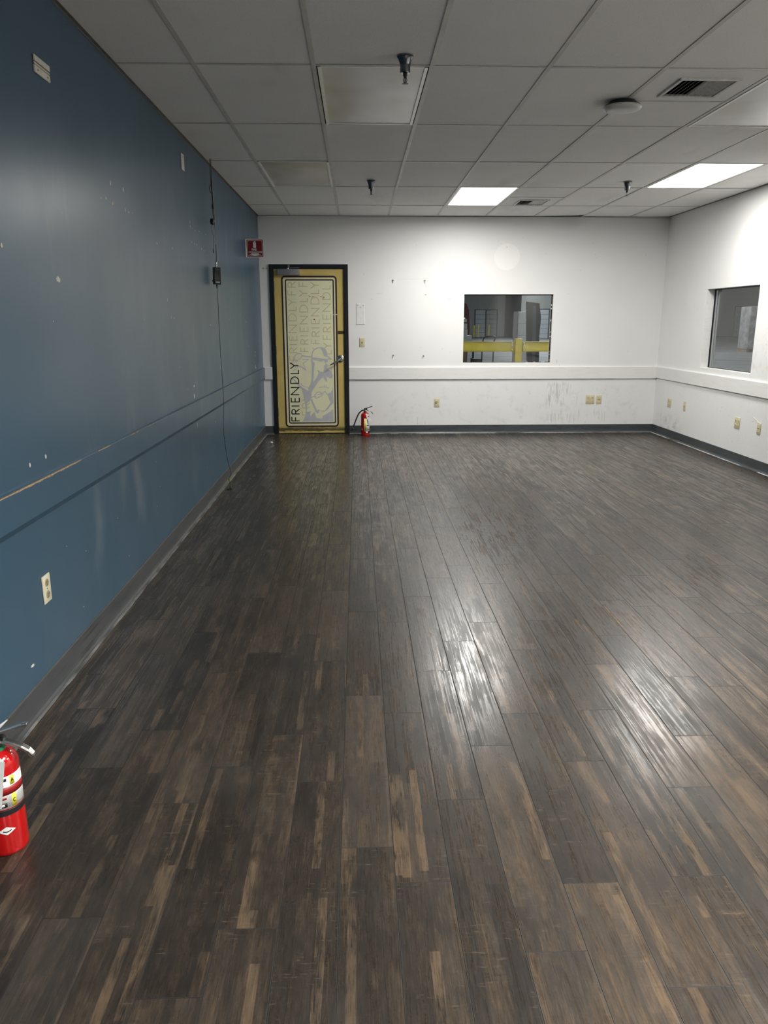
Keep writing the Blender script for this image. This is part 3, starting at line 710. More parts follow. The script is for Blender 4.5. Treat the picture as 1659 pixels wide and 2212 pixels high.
# ------------------------------------------------------------------ door
door = tag(empty('door_1', ((DX0+DX1)/2, D, 0)), 'yellow graphic-wrapped door in a black steel frame', kind='structure')
fw = 2.1
mb = MB(); yf0, yf1 = D-.75, D+4.9        # frame profile: face, return and stop
for (a, b, c, d) in ((DX0, DX0+fw, 0, DZ1), (DX1-fw, DX1, 0, DZ1), (DX0+fw, DX1-fw, DZ1-fw, DZ1)):
    mb.bbox(a, b, yf0, yf1, c, d, .06, seg=1)
ix0, ix1, iz1 = DX0+fw, DX1-fw, DZ1-fw
mb.box(ix0, ix0+.6, D+1.9, D+4.9, 0, iz1); mb.box(ix1-.6, ix1, D+1.9, D+4.9, 0, iz1); mb.box(ix0, ix1, D+1.9, D+4.9, iz1-.6, iz1)
mb.build('frame', BLACK, door)
LY = D+.05                                 # front face of the leaf
leaf = MB().bbox(ix0+.12, ix1-.12, LY, LY+1.75, .45, iz1-.1, .04, seg=1).build('leaf', DOOR, door)
dfn = lambda a, b, t: (a, LY-t, b)
def rrect(x0, x1, z0, z1, r, n=6):
    p = []
    for cx, cz, a in ((x1-r, z1-r, 0), (x0+r, z1-r, 90), (x0+r, z0+r, 180), (x1-r, z0+r, 270)):
        p += [(cx+r*math.cos(math.radians(a+90*i/n)), cz+r*math.sin(math.radians(a+90*i/n))) for i in range(n+1)]
    return p
def ring(o, w):                            # rounded border line
    x0, x1, z0, z1, r = o
    mb = MB(); A = rrect(x0, x1, z0, z1, r); B_ = rrect(x0+w, x1-w, z0+w, z1-w, max(r-w, .15)); n = len(A)
    vs = [dfn(*p, .025) for p in A]+[dfn(*p, .025) for p in B_]+[dfn(*p, .0) for p in A]+[dfn(*p, .0) for p in B_]
    fs = []
    for i in range(n):
        j = (i+1) % n; fs += [(i, j, n+j, n+i), (2*n+i, 2*n+j, j, i), (n+i, n+j, 3*n+j, 3*n+i)]
    mb.add(vs, fs); return mb
MB().poly(rrect(10.9, 38.0, 3.9, 78.9, 1.6), dfn, 0, .012).build('graphic_border', CREAM2, leaf)
MB().poly(rrect(13.0, 36.3, 6.0, 77.0, .6), dfn, .012, .020).build('graphic_panel', CREAM, leaf)
ring((10.5, 38.3, 3.5, 79.3, 1.9), .82).build('outer_border_line', BROWN, leaf)
ring((12.35, 36.8, 5.35, 77.6, .9), .62).build('inner_border_line', BROWN, leaf)
mb = MB()                                  # faint repeated word, four columns reading upwards
inp = lambda q: 13.1 < q[0] < 36.2 and 6.4 < q[1] < 76.9
FNV = lambda a, b, t: (b, LY-t, a)         # text x runs up the door, text y runs to the left
def vword(mb, xl, zs, h, w, t0, t1, clip=None):
    fn = lambda a, b, t: (xl+h-b, LY-t, a)
    cl = (lambda q: clip((xl+h-q[1], q[0]))) if clip else None
    return word(mb, 'FRIENDLY', zs, 0, h, w, fn, t0, t1, starts=FR_ADV, clip=cl, sx=1.06 if h < 4 else 1.0)
for xl, zz in ((13.7, (69.9, 37.7)), (19.4, (74.0, 42.0, 9.6)), (25.2, (78.0, 45.9)), (31.0, (80.3, 48.1))):
    for z in zz: vword(mb, xl, z, 3.95, .42, .02, .026, inp if z > 10 else (lambda q: inp(q) and q[1] < 19))
for z in (16.2,): vword(mb, 31.0, z, 3.95, .42, .02, .026, lambda q: inp(q) and q[1] > 36)
vword(mb, 25.2, 13.9, 3.95, .42, .02, .026, lambda q: inp(q) and q[1] > 38.5)
mb.build('faint_lettering', ART_T, leaf)
mb = MB()                                  # printed figure of a smiling man in a peaked cap
for k, p in enumerate(ART['grey']): mb.poly(p, dfn, .040+.004*k, .048+.003*k)
for w, p in ART['strokes'][:]: mb.stroke(p, w, dfn, .026, .052)
mb.build('printed_figure', ART_G, leaf)
mb = MB()
for p in ART['cream']: mb.poly(p, dfn, .066, .072)
mb.build('figure_highlights', CREAM, leaf)
mb = MB(); vword(mb, 13.85, 6.55, 4.15, .50, .036, .074); mb.build('black_lettering', INK, leaf)
mb = MB()                                  # torn vinyl and tape remains
for a, b, ra, rb in [(24.6,69.2,.9,.3),(26.2,69.4,.5,.35),(30.2,69.2,.6,.35),(31.6,68.9,.5,.5),(31.4,68.2,.25,.3)]: flake(mb, dfn, a, b, ra, rb, th=.05)
mb.build('torn_paper', TAN, leaf)
mb = MB()
for a, b, ra, rb in [(20.6,58.0,.9,.2),(22.0,58.2,.8,.3),(24.0,58.3,.6,.2),(37.0,60.4,1.2,.2),(38.0,60.5,.4,.35)]: flake(mb, dfn, a, b, ra, rb, th=.05)
mb.build('white_tear', CHIP, leaf)
mb = MB()
for a, b, ra, rb in [(26.6,58.1,.8,.35),(21.2,57.9,.5,.12)]: flake(mb, dfn, a, b, ra, rb, th=.06)
mb.build('red_tape_scrap', REDP, leaf)
# hardware
hd = MB().lathe([(1.85, 0), (1.85, -.25), (1.6, -.42), (.8, -.5)], (39.55, LY, 38.5), 32, axis='y').build('handle', CHROME, door)
mb = MB().lathe([(.55, -.4), (.5, -2.3), (.3, -2.5)], (39.55, LY, 38.5), 16, axis='y')
mb.tube([(39.55, LY-2.2, 38.5), (38.6, LY-2.55, 37.8), (37.0, LY-2.6, 36.9), (35.3, LY-2.5, 35.95), (34.5, LY-2.2, 35.5)], [.48, .46, .42, .40, .34], 12, sub=4)
mb.build('lever', STEEL, hd)
MB().bbox(38.5, ix1-.1, LY-.16, LY+.02, 50.9, 52.4, .05, seg=1).build('latch_plate', BRASSD, door)
cl = MB().bbox(8.9, 19.9, LY-2.6, LY-.02, 79.55, 82.4, .18).build('door_closer', ALU, door)
MB().box(19.7, 20.0, LY-2.5, LY-.1, 79.7, 82.3).build('end_cap', STEEL, cl)
mb = MB().lathe([(.6, 82.3), (.6, 82.9)], (14.2, LY-1.3, 0), 14)
mb.box(14.0, 20.5, LY-1.8, LY-1.2, 82.85, 83.05, rot=Matrix.Rotation(math.radians(-18), 3, 'Z'), piv=(14.2, LY-1.3, 82.95))
mb.box(14.2, 15.0, yf0-.25, yf0+.02, 83.0, 84.4)
mb.build('closer_arm', STEEL, cl)
for z in (74.5, 43.0, 11.5):
    mb = MB().lathe([(.24, z-2.2), (.24, z+2.2)], (ix0+.1, D-.30, 0), 10); mb.build('hinge', plain('hinge_metal', (.10, .09, .08), .4, .6) if 'hinge_metal' not in bpy.data.materials else bpy.data.materials['hinge_metal'], door)
MB().box(ix0, ix1, D-.2, D+5, 0, .3).build('threshold', DCHROME, door)
MB().box(DX0-2, DX1+2, D+5.5, D+6, -.1, 86).build('backing', DECK, door)

# ------------------------------------------------------------------ windows
def window(name, ax, rect, tglass, sgn, label):
    a0, a1, b0, b1 = rect
    fn = (lambda a, b, t: (t, a, b)) if ax == 0 else (lambda a, b, t: (a, t, b))
    c = fn((a0+a1)/2, b0, tglass)
    r = tag(empty(name, c), label, kind='structure')
    def bx(mb, x0, x1, z0, z1, t0, t1):
        p, q = fn(x0, z0, t0), fn(x1, z1, t1)
        return mb.box(min(p[0], q[0]), max(p[0], q[0]), min(p[1], q[1]), max(p[1], q[1]), min(p[2], q[2]), max(p[2], q[2]))
    mb = MB(); g = .55
    for (x0, x1, z0, z1) in ((a0, a0+g*.6, b0, b1), (a1-g, a1, b0, b1), (a0, a1, b1-g, b1), (a0, a1, b0, b0+g*.6)): bx(mb, x0, x1, z0, z1, tglass-.35, tglass+.35)
    mb.build('gasket', GASKET, r)
    mb = MB(); bx(mb, a0+.1, a1-.1, b0+.1, b1-.1, tglass-.12, tglass+.12); mb.build('pane', GLASS, r, sharp=False)
    mb = MB(); e = .06; o_ = tglass+.4*sgn; i_ = (W if ax == 0 else D)
    for (x0, x1, z0, z1) in ((a0-.02, a0+e, b0, b1), (a1-e, a1+.02, b0, b1), (a0, a1, b1-e, b1+.02), (a0, a1, b0-.02, b0+e)): bx(mb, x0, x1, z0, z1, i_+.01, i_+4.9)
    mb.build('reveal', TRIMW, r)
    return r
w1 = window('window_1', 1, W1, D+1.6, 1, 'wide interior window in the far wall')
w2 = window('window_2', 0, W2, W+3.7, 1, 'interior window in the right wall')
mb = MB()
for i in range(14):      # white paint smears over the gasket edge
    x = random.choice((W1[1]-.5, W1[1]-.5, random.uniform(*W1[:2]))); z = random.uniform(W1[2], W1[3]) if x == W1[1]-.5 else W1[2]+.3
    flake(mb, lambda a, b, t: (a, D+1.2-t, b), x, z, .25 if x == W1[1]-.5 else .9, .5 if x == W1[1]-.5 else .12, th=.03)
flake(mb, lambda a, b, t: (a, D+1.2-t, b), W1[0]+.45, 58.6, .5, .35, th=.03)
tag(mb.build('paint_smears', TRIMW, w1), kind='stuff')
MB().box(W+4.0, W+4.2, W2[1]-4.3, W2[1]-2.9, W2[2]+.3, W2[3]-.8).build('glazing_bead', ALU, w2)

# ------------------------------------------------------------------ wall plates
def plate(loc, face, w, h, kind, label, group=None, name='wall_outlet', cat='outlet', mat=None):
    """face: 'L','B','R' wall; built in local axes: x right, z up, -y towards the room"""
    mat = mat or IVORY
    r = empty(name, (0, 0, 0)); tag(r, label, cat, group)
    MB().bbox(-w/2, w/2, -.24, -.01, -h/2, h/2, .09).build('cover_plate', mat, r)
    def duplex(x):
        for z in (.95, -.95):
            rc = MB().lathe([(.62, -.22), (.62, -.30), (.55, -.32)], (x, 0, z), 20, axis='y').build('receptacle', IVORYD if kind == 'duplex_dark' else mat, r)
            mb = MB(); mb.box(x-.26, x-.16, -.34, -.3, z-.05, z+.3); mb.box(x+.16, x+.26, -.34, -.3, z-.05, z+.3); mb.box(x-.07, x+.07, -.34, -.3, z-.36, z-.2); mb.build('slots', SLOT, rc)
        MB().lathe([(.12, -.23), (.12, -.27)], (x, 0, 0), 10, axis='y').build('screw', BRASSD, r)
    if kind.startswith('duplex2'): duplex(-w/4); duplex(w/4)
    elif kind.startswith('duplex'): duplex(0)
    elif kind == 'dataA':
        for x, z in ((-.45, .35), (-.45, -.35), (.5, .35)): MB().bbox(x-.3 if x < 0 else x-.18, x+.3 if x < 0 else x+.18, -.33, -.2, z-.27, z+.27, .03, seg=1).build('jack', SLOT, r)
    elif kind == 'dataB':
        for x in (-.42, .42): MB().bbox(x-.28, x+.28, -.33, -.2, -.2, .2, .03, seg=1).build('jack', SLOT, r)
        MB().bbox(-.95, .95, -.31, -.2, -1.5, 1.5, .04, seg=1).build('insert', mat, r)
    elif kind == 'phone':
        MB().bbox(-.3, .3, -.36, -.2, -.25, .4, .05, seg=1).build('jack', IVORYD, r); MB().box(-.17, .17, -.38, -.35, -.5, -.22).build('slots', SLOT, r)
        for z in (1.3, -1.3): MB().lathe([(.1, -.23), (.1, -.27)], (0, 0, z), 10, axis='y').build('screw', BRASSD, r)
    r.location = [c*S for c in loc]; r.rotation_euler = (0, 0, {'B': 0, 'L': math.pi/2, 'R': -math.pi/2}[face])
    return r
plate((50.8, D, 46.7), 'B', 2.7, 4.4, 'phone', 'ivory wall plate at switch height just right of the yellow door')
plate((89.5, D, 15.9), 'B', 2.8, 4.4, 'dataA', 'ivory data wall plate low on the far wall below left of the window')
plate((170.1, D, 17.2), 'B', 4.5, 4.6, 'duplex2', 'wide double ivory outlet low on the far wall', name='wall_outlet')
plate((174.8, D, 17.1), 'B', 2.7, 4.6, 'dataB', 'narrow ivory data plate with two black ports beside the double outlet')
plate((W, 380.6, 17.3), 'R', 4.4, 4.2, 'duplex2', 'ivory outlet on the right wall nearest the corner')
plate((W, 362.4, 17.6), 'R', 2.2, 4.4, 'phone', 'thin ivory wall plate on the right wall, second from the corner')
plate((W, 309.7, 16.4), 'R', 4.4, 4.5, 'duplex2_dark', 'large double ivory outlet on the right wall under the window')
plate((W, 292.2, 16.4), 'R', 2.7, 4.4, 'dataB', 'ivory data plate on the right wall nearest the right picture edge')
plate((0, 113.7, 17.1), 'L', 2.8, 4.4, 'duplex_dark', 'cream duplex outlet low on the blue wall', mat=plain('cream_plastic', (.72, .67, .50), .35, var=.04))
# thin white wisp of filler above the right-most plate
MB().tube([(W-.05, 297.5, 20.2), (W-.07, 295.5, 19.6), (W-.07, 293.8, 18.9), (W-.07, 293.2, 18.4)], .08, 6).build('filler_line', CHIP, wr)
# flat fittings on the blue wall
r = tag(empty('wall_bracket', (0, 132.8, 95.3)), 'off-white grooved plastic bracket high on the blue wall, upper left', 'bracket')
MB().bbox(.01, .3, 130.0, 136.0, 95.35, 96.2, .06, seg=1).build('upper_strip', TAPE, r)
MB().bbox(.01, .22, 130.0, 136.0, 94.9, 95.2, .05, seg=1).build('middle_strip', TAPE, r)
MB().bbox(.01, .3, 129.8, 135.8, 93.7, 94.75, .06, seg=1).build('lower_strip', TAPE, r)
MB().box(.01, .1, 129.9, 136.0, 93.8, 96.1).build('back_plate', BRASSD, r)
for y in (130.9, 134.7): MB().lathe([(.14, .28), (.14, .34)], (0, y, 94.2), 10, axis='x').build('screw', BRASSD, r)
r = tag(empty('blank_plate', (0, 232.5, 100.3)), 'small plain beige cover plate high on the blue wall near the hanging cable', 'cover plate')
MB().bbox(.01, .28, 231.0, 234.2, 98.1, 102.4, .08).build('cover', TAPE, r)
MB().lathe([(.12, .26), (.12, .31)], (0, 232.5, 101.6), 10, axis='x').build('screw', BRASSD, r)
# white mounting plate by the door
r = tag(empty('mounting_plate', (50.0, D, 60.8)), 'blank white rectangular plate with three screw holes right of the yellow door', 'mounting plate')
MB().bbox(47.95, 52.15, D-.16, D-.01, 55.7, 65.9, .06, seg=1).build('plate', WPLATE, r)
for x, z in ((48.7, 64.9), (51.4, 64.8), (50.0, 64.1)): MB().lathe([(.2, -.155), (.2, -.19)], (x, D, z), 10, axis='y').build('screw_hole', SLOT, r)
MB().bbox(47.95, 52.3, D-.30, D-.15, 55.7, 56.1, .04, seg=1).build('lip', WPLATE, r)
# drywall anchors torn out of the far wall
def anchor(x, z, label, ang, tip):
    r = tag(empty('wall_anchor', (x, D, z)), label, 'wall anchor', 'torn wall anchors right of the door')
    mb = MB(); flake(mb, lambda a, b, t: (a, D-.01-t, b), x, z, .75, .95, th=.12); mb.build('chipped_collar', CHIP, r)
    MB().lathe([(.36, -.10), (.40, -.2), (.34, -.3), (.2, -.3)], (x+.1, D, z+.1), 12, axis='y').build('socket', SLOT, r)
    mb = MB().tube([(x, D-.16, z+.1), (x+tip*.1, D-.3, z-.5), (x+tip*.2, D-.26, z-1.2)], [.26, .2, .05], 8); mb.build('torn_paper', CHIP if ang else TAN, r)
    return r
anchor(66.3, 76.9, 'brown torn wall anchor, upper left of the four right of the door', 0, 1)
anchor(82.4, 76.7, 'white wall anchor, upper right of the four right of the door', 1, 2)
anchor(66.6, 39.9, 'white wall anchor, lower left of the four right of the door', 1, 0)
anchor(82.1, 39.6, 'white wall anchor, lower right of the four right of the door', 1, -3)
r = tag(empty('wall_anchor', (2.6, D, 82.6)), 'pair of grey anchor stubs left of the door closer', 'wall anchor')
for x in (2.0, 3.6): MB().lathe([(.3, -.02), (.3, -.3), (.15, -.35)], (x, D, 82.8), 10, axis='y').build('stub', ALU, r)

# ------------------------------------------------------------------ fire extinguisher sign (flag bracket on the blue wall)
SY = 355.0
sg = tag(empty('fire_extinguisher_sign', (0, SY, 88.2)), 'red and white FIRE EXTINGUISHER sign projecting from the blue wall', 'sign')
sfn = lambda a, b, t: (a, SY-t, b)
MB().poly(rrect(.02, 7.75, 84.4, 92.1, .35), sfn, -.12, 0).build('panel', WPLATE, sg)
MB().poly(rrect(.3, 7.47, 84.68, 91.82, .4), sfn, 0, .02).build('red_field', SIGNRED, sg)
mb = MB(); A = rrect(.62, 7.15, 85.0, 91.45, .3); B_ = rrect(.76, 7.01, 85.14, 91.31, .22); n = len(A)
mb.add([sfn(*p, .03) for p in A]+[sfn(*p, .03) for p in B_], [(i, (i+1) % n, (i+1) % n+n, i+n) for i in range(n)]); mb.build('border_line', WPLATE, sg)
mb = MB(); mb.poly(rrect(3.15, 4.45, 88.35, 90.75, .28), sfn, .02, .035); mb.poly([(3.55,90.75),(4.05,90.75),(4.05,91.05),(4.35,91.1),(4.2,91.3),(3.6,91.2)], sfn, .02, .035); mb.build('extinguisher_symbol', WPLATE, sg)
mb = MB(); word(mb, 'FIRE', 2.62, 87.25, .8, .2, sfn, .02, .035, gap=.3); word(mb, 'EXTINGUISHER', 1.2, 86.3, .66, .12, sfn, .02, .035, gap=.27, sx=.93); mb.build('lettering', WPLATE, sg)
MB().poly([(2.2,86.1),(5.55,86.1),(5.55,85.75),(6.35,85.75),(3.88,85.0),(1.4,85.75),(2.2,85.75)], sfn, .02, .035).build('down_arrow', WPLATE, sg)
MB().box(.01, .12, SY-.9, SY+.9, 84.6, 91.9).build('wall_flange', WPLATE, sg)

# ------------------------------------------------------------------ cable hanging from the ceiling beside the blue wall
cb = tag(empty('hanging_cable', (2.2, 266, 72)), 'black cable with power box hanging from ceiling to floor beside the blue wall', 'cable')
CY = 266
MB().tube([(2.2, CY, H+1), (2.2, CY, 104), (2.1, CY, 100.3), (2.25, CY, 94), (2.45, CY, 88.4), (2.45, CY, 82.7), (2.35, CY, 77.5), (2.2, CY, 76.2)], .13, 8, sub=4).build('upper_cord', RUBBER, cb)
MB().tube([(1.9, CY-.2, H+1), (1.8, CY, 103), (2.0, CY-.2, 97), (1.95, CY, 92), (2.1, CY-.2, 89.5)], .09, 8, sub=4).build('second_cord', RUBBER, cb)
MB().tube([(1.95, CY, 100), (1.3, CY, 98.9), (1.5, CY, 97.6), (2.1, CY, 97)], .09, 8, sub=4).build('cord_loop', RUBBER, cb)
MB().bbox(1.75, 2.25, CY-.4, CY, 92.4, 94, .1).build('inline_switch', BLACK, cb)
MB().lathe([(.15, 1.0), (.6, .8), (.78, 0), (.6, -.8), (.2, -1.05)], (1.7, CY-.3, 88.6), 16).build('hook', BLACK, cb)
MB().tube([(1.5, CY-.3, 87.7), (1.45, CY-.3, 86), (1.75, CY-.3, 84), (1.6, CY-.3, 81.5), (1.55, CY-.3, 80.2)], .06, 6, sub=4).build('thin_wire', RUBBER, cb)
MB().lathe([(.12, 80.3), (.14, 79.0), (.05, 78.8)], (1.55, CY-.3, 0), 8).build('wire_plug', RUBBER, cb)
MB().tube([(2.3, CY-.1, H), (2.35, CY-.2, 97), (2.5, CY-.2, 92), (2.55, CY-.2, 86), (2.35, CY-.1, 81.5)], .05, 6, sub=4).build('pale_wire', TAPE, cb)
mb = MB().lathe([(.14, 76.3), (.24, 76.1), (.26, 75.5), (.16, 75.3), (.22, 75.1), (.24, 74.7), (.3, 74.4)], (2.2, CY, 0), 14); mb.build('connector', CHROME, cb)
rt_ = Matrix.Rotation(math.radians(33), 3, 'Z') @ Matrix.Rotation(math.radians(1.5), 3, 'Y')
pv = (2.2, CY, 71.7)
ad = MB().bbox(1.05, 3.35, CY-.75, CY+.75, 69.0, 74.4, .12, rot=rt_, piv=pv).build('power_box', BLACK, cb)
MB().box(1.5, 2.9, CY-.78, CY-.74, 69.5, 69.9, rot=rt_, piv=pv).build('small_print', GREYINK, ad)
MB().box(1.4, 2.95, CY-.77, CY-.73, 73.4, 74.1, rot=rt_, piv=pv).build('upper_label', plain('dull_olive_label', (.05, .048, .035), .5), ad)
MB().bbox(.6, 1.1, CY-.2, CY+.2, 69.8, 70.3, .08, rot=rt_, piv=pv).build('side_knob', BLACK, ad)
MB().lathe([(.1, 74.3), (.14, 74.7), (.1, 74.9)], (2.75, CY-.2, 0), 8).build('stud', BLACK, ad)
MB().lathe([(.28, 69.1), (.24, 68.3), (.12, 67.6)], (2.1, CY-.1, 0), 12).build('strain_relief', RUBBER, cb)
MB().tube([(2.1, CY-.1, 68), (2.15, CY, 62), (2.1, CY, 50.2), (2.3, CY, 36.3), (2.25, CY, 28.5), (1.75, CY, 21.3), (2.5, CY, 11.5), (3.5, CY, 5.8), (3.15, CY, 3.9), (3.1, CY, 1.2), (3.2, CY-.6, .35), (3.7, CY-1.2, .14)], .09, 8, sub=5).build('lower_cord', RUBBER, cb)
MB().lathe([(.2, 1.5), (.32, 1.4), (.32, .2), (.2, .1)], (3.0, CY, 2.3), 10).build('green_tape', LIME, cb)
mb = MB().tube([(3.1, CY-.3, .9), (3.4, CY-1.4, .22), (3.9, CY-2.0, .2)], [.14, .26, .2], 8); mb.bbox(2.2, 3.6, CY-2.4, CY-2.1, .02, .22, .04); mb.build('plug', RUBBER, cb)
sc_ = tag(empty('paper_scrap', (6.6, 368, 0)), 'tiny crumpled white scrap on the floor in the corner by the door', 'scrap')
mb = MB(); bm = bmesh.new(); bmesh.ops.create_icosphere(bm, subdivisions=2, radius=.75)
for v in bm.verts: v.co *= random.uniform(.6, 1.15); v.co.z = v.co.z*.75+.55
mb.add([(v.co.x+6.6, v.co.y+368, v.co.z) for v in bm.verts], [[v.index for v in f.verts] for f in bm.faces]); bm.free(); mb.build('crumpled_paper', PAPER, sc_)

# ------------------------------------------------------------------ fire extinguishers
def extinguisher(cx, cy, cz, view, label, near):
    """built about its own axis; +x of the handle points right; view = direction (deg) the label front faces"""
    r = tag(empty('fire_extinguisher', (cx, cy, cz)), label, 'fire extinguisher')
    c = (cx, cy, cz)
    MB().lathe([(1.9, .15), (2.02, 0), (2.12, .1), (2.15, .4), (2.15, 10.2), (2.08, 10.75), (1.8, 11.3), (1.35, 11.75), (.95, 11.95), (.85, 12.0)], c, 56).build('cylinder', RED, r)
    def band(z0, z1, a0, a1, rr, mat, name, parent=r, n=None):
        n = n or max(2, int(abs(a1-a0)/5)); mb = MB(); vs = []
        for z in (z0, z1):
            for i in range(n+1):
                a = math.radians(a0+(a1-a0)*i/n); vs.append((cx+rr*math.cos(a), cy+rr*math.sin(a), cz+z))
        for z in (z0, z1):
            for i in range(n+1):
                a = math.radians(a0+(a1-a0)*i/n); vs.append((cx+(rr-.015)*math.cos(a), cy+(rr-.015)*math.sin(a), cz+z))
        m = n+1; fs = []
        for i in range(n): fs += [(i, i+1, m+i+1, m+i), (i, 2*m+i, 2*m+i+1, i+1), (m+i, m+i+1, 3*m+i+1, 3*m+i)]
        mb.add(vs, fs, 0, True); return mb.build(name, mat, parent, sharp=False)
    V = view
    def oval(a, z, w, hh, rr, mat, name, parent=r):
        k = 14; vs = []; mb = MB()
        for i in range(k+1):
            u = -1+2*i/k; h = hh*math.sqrt(max(0, 1-u*u))+.005; t = math.radians(a)+u*w/rr
            for q in (-h, h): vs.append((cx+rr*math.cos(t), cy+rr*math.sin(t), cz+z+q))
        return mb.add(vs, [(2*i, 2*i+2, 2*i+3, 2*i+1) for i in range(k)], 0, True).build(name, mat, parent, sharp=False)
    if near:
        lb = band(5.75, 9.55, V-95, V+75, 2.17, PAPER, 'label')
        band(7.35, 8.3, V-95, V+75, 2.18, REDP, 'red_band', lb)
        for z0, z1 in ((8.4, 9.5), (5.8, 7.3)): band(z0, z1, V+22, V+36, 2.185, YEL, 'yellow_stripe', lb)
        band(9.0, 9.35, V-20, V+13, 2.185, INK, 'black_bar', lb)
        def ring_txt(ch, a, z, h):
            fn = lambda u, v, t: (cx+(2.19+t)*math.cos(math.radians(a)+u/2.19), cy+(2.19+t)*math.sin(math.radians(a)+u/2.19), cz+v)
            mb = MB(); word(mb, ch, -h*.3, z, h, .09, fn, 0, .01, sx=.9); mb.build('letter', INK, lb)
        ring_txt('A', V+29, 8.75, .4); ring_txt('C', V+29, 6.3, .4)
        mb = None
        for z in (9.35, 9.2, 9.05, 8.9, 8.75, 8.6, 7.15, 7.0, 6.85, 6.7, 6.4, 6.25, 6.1): band(z-.03, z+.02, V+41, V+66, 2.185, GREYINK, 'fine_print', lb)
        for z in (6.75, 6.65, 6.55): band(z-.02, z+.02, V-10, V+16, 2.185, GREYINK, 'fine_print', lb)
        band(6.85, 7.1, V-6, V+8, 2.185, REDP, 'pictogram', lb); band(8.45, 8.7, V-12, V+4, 2.185, REDP, 'pictogram', lb)
        band(5.95, 6.45, V-14, V+8, 2.185, INK, 'pictogram', lb); band(6.05, 6.35, V-8, V+1, 2.19, PAPER, 'pictogram_figure', lb)
        band(5.62, 5.75, V-95, V+75, 2.175, REDP, 'label_border', lb)
        MB().lathe([(2.16, 5.6), (2.22, 5.55), (2.22, 4.95), (2.16, 4.9)], c, 56, caps=False).build('black_strap', RUBBER, r)
        fn = lambda u, v, t: (cx+(2.165+t)*math.cos(math.radians(V-2)+u/2.165), cy+(2.165+t)*math.sin(math.radians(V-2)+u/2.165), cz+v)
        mb = MB(); k = 10; vs = []
        for i in range(k+1):
            u = -.9+1.8*i/k; hh = .5*(1-abs(u)/.9)+.01; vs += [fn(u, 3.1-hh, .012), fn(u, 3.1+hh, .012)]
        dm = mb.add(vs, [(2*i, 2*i+2, 2*i+3, 2*i+1) for i in range(k)], 0, True).build('diamond_sticker', PAPER, r)
        mb = MB(); mb.stroke([(-.4, 3.1), (-.2, 3.02), (0, 2.98), (.25, 3.03), (.45, 3.12)], .12, fn, .012, .02); mb.build('sticker_print', INK, dm)
    else:
        lb = band(2.6, 9.0, V-5, V+100, 2.17, PAPER, 'label')
        band(2.9, 8.9, V+2, V+24, 2.18, YEL, 'yellow_stripe', lb)
        for z0, z1 in ((7.9, 8.6), (7.1, 7.35), (6.7, 6.85), (6.2, 6.4), (5.3, 5.75), (4.55, 4.7), (4.2, 4.28), (3.3, 3.5), (2.85, 3.05)): band(z0, z1, V+30, V+86, 2.18, INK if z1-z0 > .2 else GREYINK, 'printed_line', lb)
        band(1.5, 2.55, V+2, V+100, 2.17, INK, 'black_panel'); oval(V+32, 2.03, .62, .36, 2.185, PAPER, 'oval_sticker')
        oval(V-40, 3.4, .42, .42, 2.17, PAPER, 'round_sticker')
    # collar, valve, gauge
    MB().lathe([(.9, 11.9), (1.0, 12.0), (1.0, 12.25), (.8, 12.3)], c, 28).build('collar', GREEN if near else RUBBER, r)
    vb = MB().lathe([(.72, 12.2), (.72, 12.9), (.6, 13.0), (.6, 13.6), (.45, 13.8)], c, 24).bbox(cx-.45, cx+1.1, cy-.38, cy+.38, cz+12.9, cz+13.9, .1).build('valve', DCHROME if near else BLACK, r)
    MB().lathe([(.55, -.3), (.58, -.85), (.5, -.9)], (cx+.15, cy, cz+12.75), 20, axis='y').build('gauge', STEEL, vb)
    # lower carrying handle: channel-section lever curving down to a rounded end
    def lever(pts, wd, th, name, mat):
        mb = MB(); vs = []; n = len(pts)
        for i, (x, z) in enumerate(pts):
            a = pts[max(i-1, 0)]; b = pts[min(i+1, n-1)]; dx, dz = b[0]-a[0], b[1]-a[1]; l = math.hypot(dx, dz); nx, nz = -dz/l, dx/l
            w = wd*(1 if i < n-2 else (.9 if i == n-2 else .62)); t = th
            for (yy, tt) in ((-w, -t*1.6), (-w, 0), (-w*.7, t), (w*.7, t), (w, 0), (w, -t*1.6), (w*.75, -t*1.6), (w*.75, -.0), (-w*.75, -.0), (-w*.75, -t*1.6)):
                vs.append((cx+x+nx*tt, cy+yy, cz+z+nz*tt))
        m = 10; fs = []
        for i in range(n-1):
            for k in range(m): fs.append((i*m+k, i*m+(k+1) % m, (i+1)*m+(k+1) % m, (i+1)*m+k))
        fs += [tuple(range(m)), tuple(range((n-1)*m, n*m))]
        mb.add(vs, fs, 0, False); o = mb.build(name, mat, r)
        md = o.modifiers.new('soft', 'BEVEL'); md.width = .06*S; md.segments = 2; md.limit_method = 'ANGLE'
        return o
    lm = STEEL if near else DCHROME
    lever([(.2, 13.15), (1.2, 13.0), (2.1, 12.7), (2.9, 12.35), (3.55, 11.9), (3.95, 11.4), (4.0, 11.15)], .42, .14, 'carry_handle', lm)
    lever([(-.6, 13.95), (.4, 14.05), (1.4, 14.35), (2.4, 14.7), (3.2, 14.95), (3.75, 15.0)], .42, .14, 'squeeze_lever', lm)
    if near: MB().tube([(cx-.6, cy-.5, cz+14.1), (cx+.7, cy-.7, cz+14.7), (cx+1.8, cy-.3, cz+15.6)], [.3, .24, .05], 8).build('white_seal', PAPER, r)
    MB().tube([(cx+.1, cy-.6, cz+13.75), (cx+.1, cy+.6, cz+13.75)], .07, 8).build('pin', CHROME, r)
    MB().tube([(cx+.1+.3*math.cos(t/12*6.283), cy-.9+.3*math.sin(t/12*6.283)*.3, cz+13.6+.3*math.sin(t/12*6.283)) for t in range(13)], .035, 6).build('pull_ring', CHROME, r)
